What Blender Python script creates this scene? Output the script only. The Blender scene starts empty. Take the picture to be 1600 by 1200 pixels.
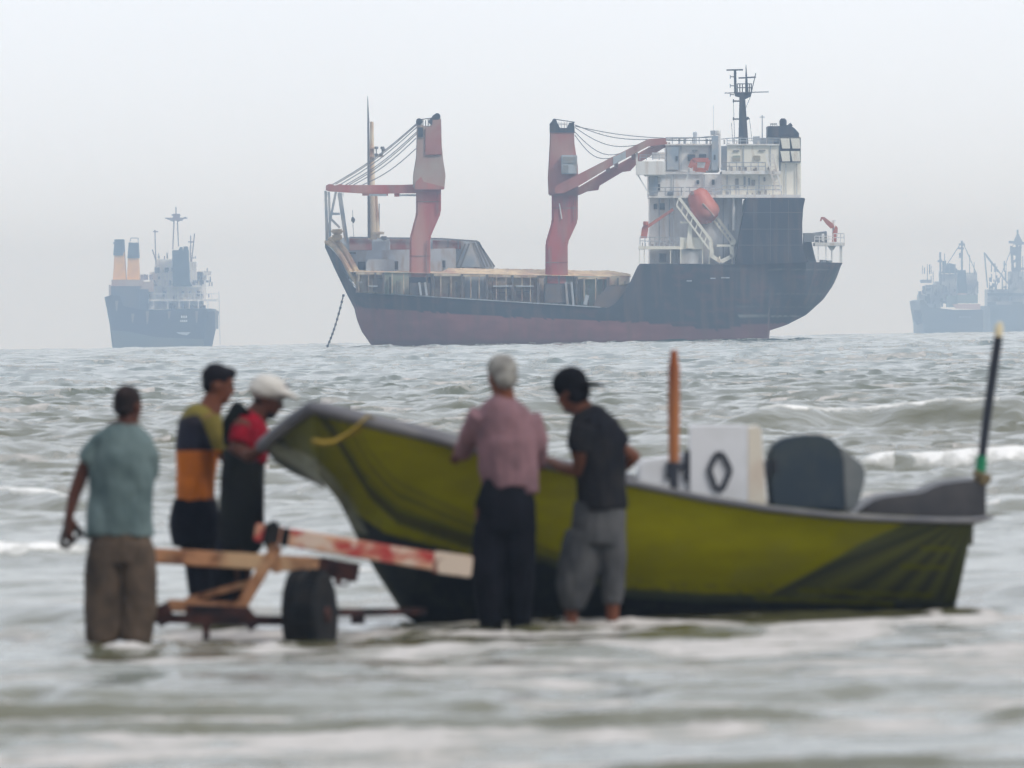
import bpy, bmesh, math, random
import numpy as np
from mathutils import Vector, Matrix, noise as mnoise

random.seed(7); rng = np.random.default_rng(11)
SC = bpy.context.scene
COL = SC.collection
R = math.radians

# ---------------------------------------------------------------- camera
F = 15400.0                 # focal length in pixels of a 1600 px wide frame
CH = 1.8                    # eye height over the water
ROLL = R(1.04)
PITCH = math.atan(98 / F)
fwd = Vector((0, math.cos(PITCH), -math.sin(PITCH)))
right0 = Vector((1, 0, 0)); up0 = right0.cross(fwd)
right = right0 * math.cos(ROLL) - up0 * math.sin(ROLL)
up = up0 * math.cos(ROLL) + right0 * math.sin(ROLL)
CAM = Vector((0, 0, CH))
cd = bpy.data.cameras.new('camera'); cam = bpy.data.objects.new('camera', cd); COL.objects.link(cam)
m3 = Matrix((right, up, -fwd)).transposed()
cam.matrix_world = Matrix.Translation(CAM) @ m3.to_4x4()
cd.sensor_width = 36; cd.lens = F * 36 / 1600
cd.clip_start = 1; cd.clip_end = 30000
cd.dof.use_dof = True; cd.dof.focus_distance = 1100; cd.dof.aperture_fstop = 7.4
SC.camera = cam
SC.render.resolution_x = 1024; SC.render.resolution_y = 768

# ---------------------------------------------------------------- world, sun, exposure
SC.view_settings.view_transform = 'Standard'; SC.view_settings.look = 'None'
SC.view_settings.exposure = 0.0; SC.view_settings.gamma = 1
SC.render.engine = 'CYCLES'
SC.cycles.use_denoising = True
SC.cycles.volume_bounces = 5
SC.cycles.max_bounces = 6
SUN_EL, SUN_AZ = R(44), R(128)      # azimuth from +Y (view direction) towards +X
w = bpy.data.worlds.new('World'); SC.world = w; w.use_nodes = True
nt = w.node_tree; nt.nodes.clear()
wo = nt.nodes.new('ShaderNodeOutputWorld'); bg = nt.nodes.new('ShaderNodeBackground')
sky = nt.nodes.new('ShaderNodeTexSky'); sky.sky_type = 'NISHITA'; sky.sun_disc = False
sky.sun_elevation = SUN_EL; sky.sun_rotation = SUN_AZ; sky.dust_density = 4; sky.air_density = 1
tc = nt.nodes.new('ShaderNodeTexCoord'); sx = nt.nodes.new('ShaderNodeSeparateXYZ')
ramp = nt.nodes.new('ShaderNodeMapRange')      # overcast: the zenith is brighter than the horizon
ramp.inputs[1].default_value = 0.0; ramp.inputs[2].default_value = 1.0
ramp.inputs[3].default_value = 1.0; ramp.inputs[4].default_value = 1.25
cl = nt.nodes.new('ShaderNodeTexNoise'); cl.inputs['Scale'].default_value = 14; cl.inputs['Detail'].default_value = 4
clr = nt.nodes.new('ShaderNodeMapRange'); clr.inputs[1].default_value = .3; clr.inputs[2].default_value = .7
clr.inputs[3].default_value = .975; clr.inputs[4].default_value = 1.02
mul = nt.nodes.new('ShaderNodeMath'); mul.operation = 'MULTIPLY'
sc_ = nt.nodes.new('ShaderNodeVectorMath'); sc_.operation = 'SCALE'; sc_.inputs[0].default_value = (10.9, 11.7, 12.95)
mix = nt.nodes.new('ShaderNodeMix'); mix.data_type = 'RGBA'; mix.inputs[0].default_value = 0.93
bg.inputs['Strength'].default_value = 0.1
L = nt.links.new
L(tc.outputs['Generated'], sx.inputs[0]); L(sx.outputs[2], ramp.inputs[0])
L(tc.outputs['Generated'], cl.inputs['Vector']); L(cl.outputs[0], clr.inputs[0])
fr_ = nt.nodes.new('ShaderNodeMapRange'); fr_.inputs[1].default_value = -1; fr_.inputs[2].default_value = 1; fr_.inputs[3].default_value = .38; fr_.inputs[4].default_value = 1.0
mu2 = nt.nodes.new('ShaderNodeMath'); mu2.operation = 'MULTIPLY'      # added falloff: sky dimmed behind the camera to darken the near figures
L(sx.outputs[1], fr_.inputs[0]); L(fr_.outputs[0], mu2.inputs[0]); L(ramp.outputs[0], mu2.inputs[1])
L(mu2.outputs[0], mul.inputs[0]); L(clr.outputs[0], mul.inputs[1]); L(mul.outputs[0], sc_.inputs['Scale'])
L(sky.outputs[0], mix.inputs[6]); L(sc_.outputs[0], mix.inputs[7]); L(mix.outputs[2], bg.inputs[0]); L(bg.outputs[0], wo.inputs[0])
sl = bpy.data.lights.new('sun', 'SUN'); sl.energy = 1.7; sl.angle = R(12); sl.color = (1, .96, .9)
so = bpy.data.objects.new('sun', sl); COL.objects.link(so)
sd = Vector((math.sin(SUN_AZ) * math.cos(SUN_EL), math.cos(SUN_AZ) * math.cos(SUN_EL), math.sin(SUN_EL)))
so.rotation_euler = sd.to_track_quat('Z', 'Y').to_euler(); so.location = (0, 0, 200)

# ---------------------------------------------------------------- helpers
def W(px, py, Y):
    """the point of the photograph's pixel (1600x1200) at distance Y"""
    d = fwd + right * ((px - 800) / F) + up * ((600 - py) / F)
    return CAM + d * (Y / d.y)

RE = 9.0e5
def sea_z(d): return -d * d / (2 * RE)

BASE = {}
class MB:
    def __init__(s): s.v = []; s.f = []; s.m = []; s.k = 0; s.cut = []
    def add(s, vs, fs):
        s.cut.append((len(s.v), len(s.f))); o = len(s.v); s.v += [Vector(p) for p in vs]; s.f += [[i + o for i in f] for f in fs]; s.m += [s.k] * len(fs)
        return s
    def prism(s, pts, Y0, Y1, top=None):
        """outline in pixels at depth Y0, straight extruded to Y1"""
        a = [W(x, y, Y0) for x, y in pts]; d = Vector((0, Y1 - Y0, 0))
        b = [p + d for p in a]
        n = len(a)
        s.add(a + b, [list(range(n)), list(range(2 * n - 1, n - 1, -1))] + [[i, i + n, (i + 1) % n + n, (i + 1) % n] for i in range(n)])
        return s
    def bx(s, x0, y0, x1, y1, Y0, Y1): return s.prism([(x0, y0), (x0, y1), (x1, y1), (x1, y0)], Y0, Y1)
    def cube(s, c, h, rot=None):
        vs = [Vector((sx * h[0], sy * h[1], sz * h[2])) for sx in (-1, 1) for sy in (-1, 1) for sz in (-1, 1)]
        if rot: vs = [rot @ q for q in vs]
        c = Vector(c)
        return s.add([c + q for q in vs], [[0, 1, 3, 2], [4, 6, 7, 5], [0, 4, 5, 1], [2, 3, 7, 6], [0, 2, 6, 4], [1, 5, 7, 3]])
    def beam(s, a, b, hw, hh, ref=Vector((0, 1, 0))):
        """square bar a-b; hw half width across (ref side), hh half height"""
        a = Vector(a); b = Vector(b); t = (b - a).normalized()
        n = t.cross(ref)
        if n.length < 1e-3: n = t.cross(Vector((0, 0, 1)))
        n.normalize(); q = t.cross(n).normalized()
        vs = []
        for p in (a, b):
            for i, j in ((-1, -1), (1, -1), (1, 1), (-1, 1)): vs.append(p + q * (i * hw) + n * (j * hh))
        return s.add(vs, [[3, 2, 1, 0], [4, 5, 6, 7]] + [[i, (i + 1) % 4, (i + 1) % 4 + 4, i + 4] for i in range(4)])
    def tube(s, path, rad, n=12, ry=None, ref=Vector((0, 1, 0)), caps=True, dome=False):
        path = [Vector(p) for p in path]; N = len(path)
        if not hasattr(rad, '__len__'): rad = [rad] * N
        if ry is None: ry = rad
        elif not hasattr(ry, '__len__'): ry = [ry] * N
        rings = []
        for i, p in enumerate(path):
            t = (path[min(i + 1, N - 1)] - path[max(i - 1, 0)]).normalized()
            rf = ref if abs(t.dot(ref)) < .92 else (Vector((0, 0, 1)) if abs(t.z) < .9 else Vector((1, 0, 0)))
            b = t.cross(rf).normalized(); c = b.cross(t).normalized()
            rings.append((p, t, b, c))
        vs = []; fs = []
        seq = []
        if dome:
            p, t, b, c = rings[0]; 
            for a in (.35, .72): seq.append((p - t * rad[0] * math.cos(a * math.pi / 2), b, c, rad[0] * math.sin(a * math.pi / 2), ry[0] * math.sin(a * math.pi / 2)))
        for i, (p, t, b, c) in enumerate(rings): seq.append((p, b, c, rad[i], ry[i]))
        if dome:
            p, t, b, c = rings[-1]
            for a in (.72, .35): seq.append((p + t * rad[-1] * math.cos(a * math.pi / 2), b, c, rad[-1] * math.sin(a * math.pi / 2), ry[-1] * math.sin(a * math.pi / 2)))
        for p, b, c, r1, r2 in seq:
            for k in range(n):
                a = 2 * math.pi * k / n; vs.append(p + b * (math.cos(a) * r1) + c * (math.sin(a) * r2))
        M = len(seq)
        for i in range(M - 1):
            for k in range(n): fs.append([i * n + k, i * n + (k + 1) % n, (i + 1) * n + (k + 1) % n, (i + 1) * n + k])
        if caps: fs += [list(range(n - 1, -1, -1)), list(range((M - 1) * n, M * n))]
        return s.add(vs, fs)
    def ball(s, c, r, rot=None, n=16, m=10):
        if not hasattr(r, '__len__'): r = (r, r, r)
        c = Vector(c); vs = []; fs = []
        for i in range(1, m):
            a = math.pi * i / m
            for k in range(n):
                b = 2 * math.pi * k / n
                q = Vector((r[0] * math.sin(a) * math.cos(b), r[1] * math.sin(a) * math.sin(b), r[2] * math.cos(a)))
                vs.append(c + (rot @ q if rot else q))
        q = Vector((0, 0, r[2])); q = rot @ q if rot else q
        T = len(vs); vs += [c + q, c - q]
        for i in range(m - 2):
            for k in range(n): fs.append([i * n + k, (i + 1) * n + k, (i + 1) * n + (k + 1) % n, i * n + (k + 1) % n])
        for k in range(n):
            fs.append([T, k, (k + 1) % n]); fs.append([T + 1, (m - 2) * n + (k + 1) % n, (m - 2) * n + k])
        return s.add(vs, fs)
    def rail(s, x0, y0, x1, y1, h, Y, n, r=.03):
        """guard rail along pixels (x0,y0)-(x1,y1), h pixels high"""
        for f in (1, .55): s.beam(W(x0, y0 - h * f, Y), W(x1, y1 - h * f, Y), r, r)
        for i in range(n + 1):
            t = i / n; x = x0 + (x1 - x0) * t; y = y0 + (y1 - y0) * t
            s.beam(W(x, y, Y), W(x, y - h, Y), r, r)
        return s

def lk(o, parent):
    COL.objects.link(o)
    if parent is not None: o.parent = parent
    return o
def root_base(p):
    while p.parent is not None: p = p.parent
    return BASE[p]
def tag(o, label=None, cat=None, group=None, kind=None):
    for k, v in (('label', label), ('category', cat), ('group', group), ('kind', kind)):
        if v: o[k] = v
    return o
def thing(name, base, label, cat, group=None):
    o = bpy.data.objects.new(name, None); COL.objects.link(o); o.location = base; BASE[o] = Vector(base)
    o.empty_display_size = .3
    return tag(o, label, cat, group)
def obj(name, mb, mats, parent=None, base=None, smooth=False, bevel=0, label=None):
    if not isinstance(mats, (list, tuple)): mats = [mats]
    b = root_base(parent) if parent is not None else Vector(base if base is not None else sum(mb.v, Vector()) / len(mb.v))
    me = bpy.data.meshes.new(name)
    me.from_pydata([tuple(p - b) for p in mb.v], [], mb.f)
    for mt in mats: me.materials.append(mt)
    me.polygons.foreach_set('material_index', mb.m)
    bm = bmesh.new(); bm.from_mesh(me); bmesh.ops.recalc_face_normals(bm, faces=bm.faces)
    if bevel: bmesh.ops.bevel(bm, geom=bm.edges[:], offset=bevel, segments=2, affect='EDGES', clamp_overlap=True)
    bm.to_mesh(me); bm.free()
    if smooth:
        me.polygons.foreach_set('use_smooth', [True] * len(me.polygons))
        if smooth != 'all': me.set_sharp_from_angle(angle=R(38))
    o = bpy.data.objects.new(name, me); lk(o, parent)
    if parent is None: o.location = b; BASE[o] = b
    if label: o['label'] = label
    return o

def pieces(name, mb, mats, parent, **kw):
    """every piece of the builder as an object of its own"""
    cu = mb.cut + [(len(mb.v), len(mb.f))]; r = None
    for (v0, f0), (v1, f1) in zip(cu, cu[1:]):
        q = MB(); q.v = mb.v[v0:v1]; q.f = [[i - v0 for i in f] for f in mb.f[f0:f1]]; q.m = mb.m[f0:f1]
        o = obj(name, q, mats, parent, **kw); r = r or o
    return r

def mat(name, col, rough=.6, col2=None, nscale=3, lo=.4, hi=.62, spec=.4, bump=0, bscale=20, attr=None, metal=0, detail=6, stretch=None, mixmax=1, col3=None, n3=.3):
    m = bpy.data.materials.new(name); m.use_nodes = True; t = m.node_tree; l = t.links.new
    b = t.nodes['Principled BSDF']
    b.inputs['Roughness'].default_value = rough; b.inputs['Specular IOR Level'].default_value = spec; b.inputs['Metallic'].default_value = metal
    tcn = t.nodes.new('ShaderNodeTexCoord'); vec = tcn.outputs['Object']
    if stretch:
        mp = t.nodes.new('ShaderNodeMapping'); mp.inputs['Scale'].default_value = stretch; l(vec, mp.inputs[0]); vec = mp.outputs[0]
    if attr:
        a = t.nodes.new('ShaderNodeAttribute'); a.attribute_name = attr; c0 = a.outputs['Color']
    else:
        rgb = t.nodes.new('ShaderNodeRGB'); rgb.outputs[0].default_value = (*col, 1); c0 = rgb.outputs[0]
    def layer(c0, c2, sc, lo, hi, mx):
        n = t.nodes.new('ShaderNodeTexNoise'); n.inputs['Scale'].default_value = sc; n.inputs['Detail'].default_value = detail
        l(vec, n.inputs['Vector'])
        mr = t.nodes.new('ShaderNodeMapRange'); mr.inputs[1].default_value = lo; mr.inputs[2].default_value = hi; mr.inputs[4].default_value = mx
        l(n.outputs[0], mr.inputs[0])
        mx_ = t.nodes.new('ShaderNodeMix'); mx_.data_type = 'RGBA'; l(mr.outputs[0], mx_.inputs[0]); l(c0, mx_.inputs[6]); mx_.inputs[7].default_value = (*c2, 1)
        return mx_.outputs[2]
    if col2: c0 = layer(c0, col2, nscale, lo, hi, mixmax)
    if col3: c0 = layer(c0, col3, nscale * n3, lo + .04, hi + .05, .9)
    l(c0, b.inputs['Base Color'])
    if bump:
        n = t.nodes.new('ShaderNodeTexNoise'); n.inputs['Scale'].default_value = bscale; n.inputs['Detail'].default_value = 4
        l(vec, n.inputs['Vector']); bp = t.nodes.new('ShaderNodeBump'); bp.inputs['Strength'].default_value = bump
        bp.inputs['Distance'].default_value = .3 / bscale; l(n.outputs[0], bp.inputs['Height']); l(bp.outputs[0], b.inputs['Normal'])
    return m

def vnoise(x, y, seed=0):
    xi = np.floor(x).astype(np.int64); yi = np.floor(y).astype(np.int64); xf = x - xi; yf = y - yi
    xf = xf * xf * (3 - 2 * xf); yf = yf * yf * (3 - 2 * yf)
    def h(a, b):
        n = (a * 374761393 + b * 668265263 + seed * 974711) & 0x7fffffff
        n = ((n ^ (n >> 13)) * 1274126177) & 0x7fffffff
        return ((n ^ (n >> 16)) & 0xffff) / 65535.0
    return (h(xi, yi) * (1 - xf) + h(xi + 1, yi) * xf) * (1 - yf) + (h(xi, yi + 1) * (1 - xf) + h(xi + 1, yi + 1) * xf) * yf
def fbm(x, y, seed=0, o=4):
    r = 0; a = .5
    for i in range(o): r = r + a * vnoise(x * 2 ** i, y * 2 ** i, seed + i); a *= .5
    return r / (1 - .5 ** o)
def sstep(a, b, x): t = np.clip((x - a) / (b - a), 0, 1); return t * t * (3 - 2 * t)

# ================================================================ SEA
def build_sea():
    d = [36.0]
    while d[-1] < 120: d.append(d[-1] * 1.0019)
    while d[-1] < 330: d.append(d[-1] * 1.0013)
    while d[-1] < 2600: d.append(d[-1] * 1.0023)
    while d[-1] < 14000: d.append(d[-1] * 1.02)
    near = []; q = 36.0
    while q > -60: q -= .25 if q > 28 else 3; near.append(q)
    Yd = np.array(near[::-1] + d)
    U = np.linspace(-1, 1, 760)
    out = np.array([1.06, 1.15, 1.3, 1.6, 2.1, 3, 5, 9, 18])
    U = np.concatenate([-out[::-1], U, out])
    hw = 0.060 * np.maximum(Yd, 30) + .6
    X = U[None, :] * hw[:, None]; Y = np.repeat(Yd[:, None], len(U), 1)
    dist = np.maximum(Yd, 5)
    dy = np.gradient(Yd)
    Z = np.zeros_like(X)
    # zones
    offsh = sstep(62, 130, Yd); far = sstep(180, 500, Yd)
    r = np.random.default_rng(5)
    gm = [fbm(X / 9, Y / 16, 3), fbm(X / 5 + 9, Y / 11, 8)]
    for k in range(26):                    # fine ripple
        lam = .4 * (2.2 / .4) ** ((k + .5) / 26) * r.uniform(.9, 1.1)
        ang = r.normal(0, .6); kx = 2 * math.pi / lam * math.sin(ang); ky = 2 * math.pi / lam * math.cos(ang)
        za = .007 * lam * (.35 + .65 * offsh) * sstep(.2, .6, lam / dy)
        Z += za[:, None] * np.sin(kx * X + ky * Y + r.uniform(0, 7) + 2 * gm[k % 2])
    cap = np.zeros_like(X)
    def saw(f, fr):                        # f 0..1 over one wave length: short steep front, long back
        return np.where(f < fr, sstep(0, fr, f), (1 - (f - fr) / (1 - fr)) ** 1.4)
    for k, (lam, H) in enumerate(((.7, .026), (.9, .034), (1.3, .05), (1.8, .07), (2.5, .09), (3.4, .11), (4.5, .11), (6.5, .13), (7.3, .12), (9.5, .15), (13, .17), (19, .18), (30, .2))):
        ang = r.normal(0, .12)
        xs_ = lam * (1.0 if lam < 8 else .8)
        ph = (fbm(X / xs_, Y / (lam * 2.2), 100 + k, 3) - .5) * 1.5 + (X * math.sin(ang) + Y * math.cos(ang)) / lam
        env = sstep(.42, .74, fbm(X / (xs_ * 1.5) + 7, Y / (lam * .9), 200 + k, 4))
        g = .35 + .65 * sstep(60, 140, Yd)
        if lam > 5: g = .12 + .88 * sstep(85, 190, Yd)
        if lam > 12: g = g * sstep(200, 500, Yd)
        g = g * sstep(.5, 1.8, lam / dy)
        f = ph - np.floor(ph)
        w_ = saw(f, .11) * env
        w_ = w_ - w_.mean(axis=1, keepdims=True)
        Z += (H * g)[:, None] * w_
        if lam > 4: cap = np.maximum(cap, (env > .93) * (np.abs(f - .17) < .07) * (r.uniform(.6, 1) * sstep(70, 150, Yd))[:, None])
    foam = np.zeros_like(X); surf = np.zeros_like(X); kill = np.zeros_like(X)
    def pxx(px, Y): return (px - 800) / F * Y
    # breakers: (y pixel of foot, x pixel span, height m, face length m, foam share, curl)
    br = [(668, 1110, 1720, .36, 2.2, .5, 1), (722, -250, 140, .24, 1.6, .10, 2), (738, 1290, 1760, .27, 1.3, 1.0, 3),
          (750, 940, 1110, .17, 1.3, .95, 4), (774, 400, 600, .17, 1.4, .85, 5), (792, -250, 160, .16, 1.3, .8, 6),
          (864, -200, 170, .11, .9, 1.0, 7), (800, 1480, 1760, .15, 1.2, .85, 8), (968, -250, 300, .09, 1.0, .25, 9),
          (838, 240, 560, .06, 1.0, .45, 10), (640, 620, 930, .15, 1.6, .1, 11), (655, 200, 700, .15, 1.4, .08, 12),
          (694, 940, 1300, .13, 1.4, .35, 13), (612, -100, 300, .2, 2.4, .05, 15), (900, 380, 640, .05, .8, .55, 17), (930, 1490, 1800, .09, 1.0, .3, 18),
          (1092, -300, 860, .06, .5, .1, 16), (1080, 960, 1900, .055, .45, .05, 17), (1114, -300, 840, .06, .22, .0, 19), (1134, -300, 1340, .055, .2, 0, 20), (1116, 1480, 1990, .055, .2, 0, 21),
          (1168, -300, 210, .055, .22, 0, 22), (1196, 860, 1990, .05, .2, 0, 23), (1020, 700, 1040, .05, .25, 0, 26), (1046, -200, 640, .04, .4, .1, 27), (912, 1380, 1800, .05, .7, .2, 24), (760, 600, 760, .09, 1.4, .5, 25)]
    for fy, xa, xb, H, ln, fo, sd_ in br:
        lev = 502 - .018 * ((xa + xb) / 2 - 800)
        Y0 = CH * F / (fy - lev)
        j0 = np.searchsorted(Yd, Y0 - 14 * ln); j1 = np.searchsorted(Yd, Y0 + 30 * ln)
        xs = X[j0:j1]; ys = Y[j0:j1]
        wob = (fbm(xs / (Y0 * .02), xs * 0 + sd_, sd_, 4) - .5) * ln * 3.0 - .018*0
        tt = ys - (Y0 + ln + wob)              # 0 at crest; negative towards the camera
        x0, x1 = pxx(xa, Y0), pxx(xb, Y0); e = Y0 * .008
        edge = sstep(x0 - e * .2, x0 + e, xs) * sstep(x1 + e * .2, x1 - e, xs)
        hv = .55 + .75 * fbm(xs / (Y0 * .012), xs * 0 + 3, sd_ + 50, 4)
        face = np.where(tt < 0, sstep(-ln, -.02 * ln, tt), np.exp(-(tt / (ln * 2.2)) ** 2))
        Z[j0:j1] = Z[j0:j1] * (1 - .75 * face * edge) + 1.25 * H * face * edge * hv
        fm = np.where(tt < 0, sstep(-ln * (.12 + .9 * fo ** 2), -.02 * ln, tt), np.exp(-tt / (ln * .9)))
        patch = sstep(.60 - .42 * fo, .80 - .42 * fo, fbm(xs / (Y0 * .004), ys / (ln * 2), sd_ + 90, 5)) * (.35 + .95 * fbm(xs / .16, ys / .5, sd_ + 95, 4))
        foam[j0:j1] *= 1 - (.8 if fy < 900 else 1.0) * np.clip((face if fy < 900 else face * (tt < ln * .2)) * edge, 0, 1)
        kill[j0:j1] = np.maximum(kill[j0:j1], (np.where(tt < .15 * ln, sstep(-ln * 1.1, -.7 * ln, tt), 0) if fo < .5 else 0 * tt) * edge)
        surf[j0:j1] = np.maximum(surf[j0:j1], fm * edge * patch * min(1, fo + .35))
    # scattered whitecaps / wash foam lines
    wc = fbm(X / 3.2, Y / 9, 41, 4)
    foam += sstep(.66, .78, wc) * (.4 * offsh * (1 - .75 * far))[:, None]
    wash = fbm(X / .9, Y / 2.6, 77, 5); wash2 = fbm(X / 7, Y / 7, 78, 3)
    foam = np.maximum(foam, cap * .5)
    streak = fbm(X / 2.6, Y / .55, 61, 4)
    foam += (.0 + .50 * sstep(.40, .62, streak)) * sstep(84, 50, Yd)[:, None]
    foam += (.55 * sstep(.46, .70, wash) * sstep(.35, .6, wash2)) * (.8 * sstep(130, 75, Yd))[:, None]
    foam *= 1 - .9 * kill
    Z -= (.03 + .13 * far)[:, None]
    # rings and froth where legs, wheel and hull stand in the water
    for px_, py_, rr_ in ((160, 1003, .14), (210, 1003, .14), (312, 960, .13), (345, 960, .14), (485, 995, .26), (766, 978, .13), (813, 978, .13), (893, 966, .09), (957, 966, .09), (640, 975, .2), (1490, 947, .15), (322, 985, .06)):
        p_ = W(px_, py_, 58); Y0 = CH * F / (py_ - 502 + .018 * (px_ - 800)); x0_ = (px_ - 800) / F * Y0
        j0 = np.searchsorted(Yd, Y0 - 2.2); j1 = np.searchsorted(Yd, Y0 + 2.2)
        rd = np.sqrt((X[j0:j1] - x0_) ** 2 + (Y[j0:j1] - Y0) ** 2)
        Z[j0:j1] += .014 * np.cos((rd - rr_) * 22) * np.exp(-np.maximum(rd - rr_, 0) * 2.2) * (.5 + fbm(X[j0:j1] * 3, Y[j0:j1] * 3, 9, 2))
        foam[j0:j1] += .55 * np.exp(-((rd - rr_ - .05) / .09) ** 2) * sstep(.4, .6, fbm(X[j0:j1] * 6, Y[j0:j1] * 4, 19, 3))
    Z += sea_z(Yd)[:, None]
    # calm the ring right at far edge / behind the camera
    nr, nc = X.shape
    co = np.stack([X, Y, Z], -1).reshape(-1, 3)
    i = np.arange(nr * nc).reshape(nr, nc)
    f = np.stack([i[:-1, :-1], i[:-1, 1:], i[1:, 1:], i[1:, :-1]], -1).reshape(-1, 4)
    me = bpy.data.meshes.new('sea'); me.vertices.add(len(co)); me.vertices.foreach_set('co', co.astype(np.float32).ravel())
    me.loops.add(f.size); me.loops.foreach_set('vertex_index', f.astype(np.int32).ravel())
    me.polygons.add(len(f)); me.polygons.foreach_set('loop_start', np.arange(0, f.size, 4, dtype=np.int32))
    me.update(calc_edges=True)
    me.polygons.foreach_set('use_smooth', np.ones(len(f), bool))
    at = me.attributes.new('foam', 'FLOAT', 'POINT'); at.data.foreach_set('value', np.clip(foam, 0, 1).astype(np.float32).ravel())
    at = me.attributes.new('surf', 'FLOAT', 'POINT'); at.data.foreach_set('value', np.clip(surf, 0, 1).astype(np.float32).ravel())
    o = bpy.data.objects.new('sea', me); COL.objects.link(o); tag(o, kind='structure')
    # material
    m = bpy.data.materials.new('sea_water'); m.use_nodes = True; t = m.node_tree; l = t.links.new; N = t.nodes.new
    b = t.nodes['Principled BSDF']; b.inputs['IOR'].default_value = 1.333; b.inputs['Roughness'].default_value = .16
    geo = N('ShaderNodeNewGeometry'); sep = N('ShaderNodeSeparateXYZ'); l(geo.outputs['Position'], sep.inputs[0])
    dr = N('ShaderNodeMapRange'); dr.inputs[1].default_value = 150; dr.inputs[2].default_value = 420; l(sep.outputs[1], dr.inputs[0])
    cm = N('ShaderNodeMix'); cm.data_type = 'RGBA'; l(dr.outputs[0], cm.inputs[0])
    cm.inputs[6].default_value = (.12, .113, .058, 1); cm.inputs[7].default_value = (.012, .078, .066, 1)
    n0 = N('ShaderNodeTexNoise'); n0.inputs['Scale'].default_value = .12; n0.inputs['Detail'].default_value = 3; l(geo.outputs['Position'], n0.inputs['Vector'])
    cm2 = N('ShaderNodeMix'); cm2.data_type = 'RGBA'; l(n0.outputs[0], cm2.inputs[0]); l(cm.outputs[2], cm2.inputs[6]); cm2.inputs[7].default_value = (.075, .075, .042, 1)
    a = N('ShaderNodeAttribute'); a.attribute_name = 'foam'
    def nz(scale, det, sx_, sy_):
        mp = N('ShaderNodeMapping'); mp.inputs['Scale'].default_value = (sx_, sy_, 1); l(geo.outputs['Position'], mp.inputs[0])
        n = N('ShaderNodeTexNoise'); n.inputs['Scale'].default_value = scale; n.inputs['Detail'].default_value = det; l(mp.outputs[0], n.inputs['Vector']); return n.outputs[0]
    nf = nz(2.4, 10, 1.6, .6)
    sub = N('ShaderNodeMath'); sub.operation = 'ADD'; l(a.outputs['Fac'], sub.inputs[0]); l(nf, sub.inputs[1])
    fr = N('ShaderNodeMapRange'); fr.inputs[1].default_value = .74; fr.inputs[2].default_value = 1.12; l(sub.outputs[0], fr.inputs[0])
    fm = N('ShaderNodeMix'); fm.data_type = 'RGBA'; l(fr.outputs[0], fm.inputs[0]); l(cm2.outputs[2], fm.inputs[6]); fm.inputs[7].default_value = (.54, .505, .475, 1)
    a2 = N('ShaderNodeAttribute'); a2.attribute_name = 'surf'
    s2 = N('ShaderNodeMath'); s2.operation = 'ADD'; l(a2.outputs['Fac'], s2.inputs[0]); l(nf, s2.inputs[1])
    f2 = N('ShaderNodeMapRange'); f2.inputs[1].default_value = .80; f2.inputs[2].default_value = 1.22; l(s2.outputs[0], f2.inputs[0])
    fm2 = N('ShaderNodeMix'); fm2.data_type = 'RGBA'; l(f2.outputs[0], fm2.inputs[0]); l(fm.outputs[2], fm2.inputs[6]); fm2.inputs[7].default_value = (.84, .82, .79, 1)
    l(fm2.outputs[2], b.inputs['Base Color'])
    fx = N('ShaderNodeMath'); fx.operation = 'MAXIMUM'; l(fr.outputs[0], fx.inputs[0]); l(f2.outputs[0], fx.inputs[1]); fr = fx
    rr = N('ShaderNodeMapRange'); rr.inputs[3].default_value = .13; rr.inputs[4].default_value = .8; l(fr.outputs[0], rr.inputs[0]); l(rr.outputs[0], b.inputs['Roughness'])
    b1 = N('ShaderNodeBump'); b1.inputs['Strength'].default_value = 1; b1.inputs['Distance'].default_value = .034
    nb = nz(2.3, 9, 1, 1.2); l(nb, b1.inputs['Height'])
    b2 = N('ShaderNodeBump'); b2.inputs['Distance'].default_value = .05; b2.inputs['Strength'].default_value = .8
    fh = N('ShaderNodeMath'); fh.operation = 'MULTIPLY'; l(fr.outputs[0], fh.inputs[0]); l(nz(14, 6, 1, 1), fh.inputs[1]); l(fh.outputs[0], b2.inputs['Height'])
    l(b1.outputs[0], b2.inputs['Normal']); l(b2.outputs[0], b.inputs['Normal'])
    me.materials.append(m)
build_sea()

# ---------------------------------------------------------------- haze (air of even density)
hz = MB()
vs = [(x, y, z) for x in (-2200, 2200) for y in (-50, 7200) for z in (-42, 60)]
hz.add(vs, [[0, 1, 3, 2], [4, 6, 7, 5], [0, 4, 5, 1], [2, 3, 7, 6], [0, 2, 6, 4], [1, 5, 7, 3]])
hm = bpy.data.materials.new('haze_air'); hm.use_nodes = True; hn = hm.node_tree; hn.nodes.clear()
ho = hn.nodes.new('ShaderNodeOutputMaterial'); pv = hn.nodes.new('ShaderNodeVolumePrincipled')
pv.inputs['Density'].default_value = 3.6e-4; pv.inputs['Color'].default_value = (.60, .77, 1, 1); pv.inputs['Anisotropy'].default_value = .66
pv.inputs['Absorption Color'].default_value = (1, 1, 1, 1)
hn.links.new(pv.outputs[0], ho.inputs['Volume'])
o = obj('haze', hz, hm, base=(0, 0, 0)); tag(o, kind='stuff')

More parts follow.
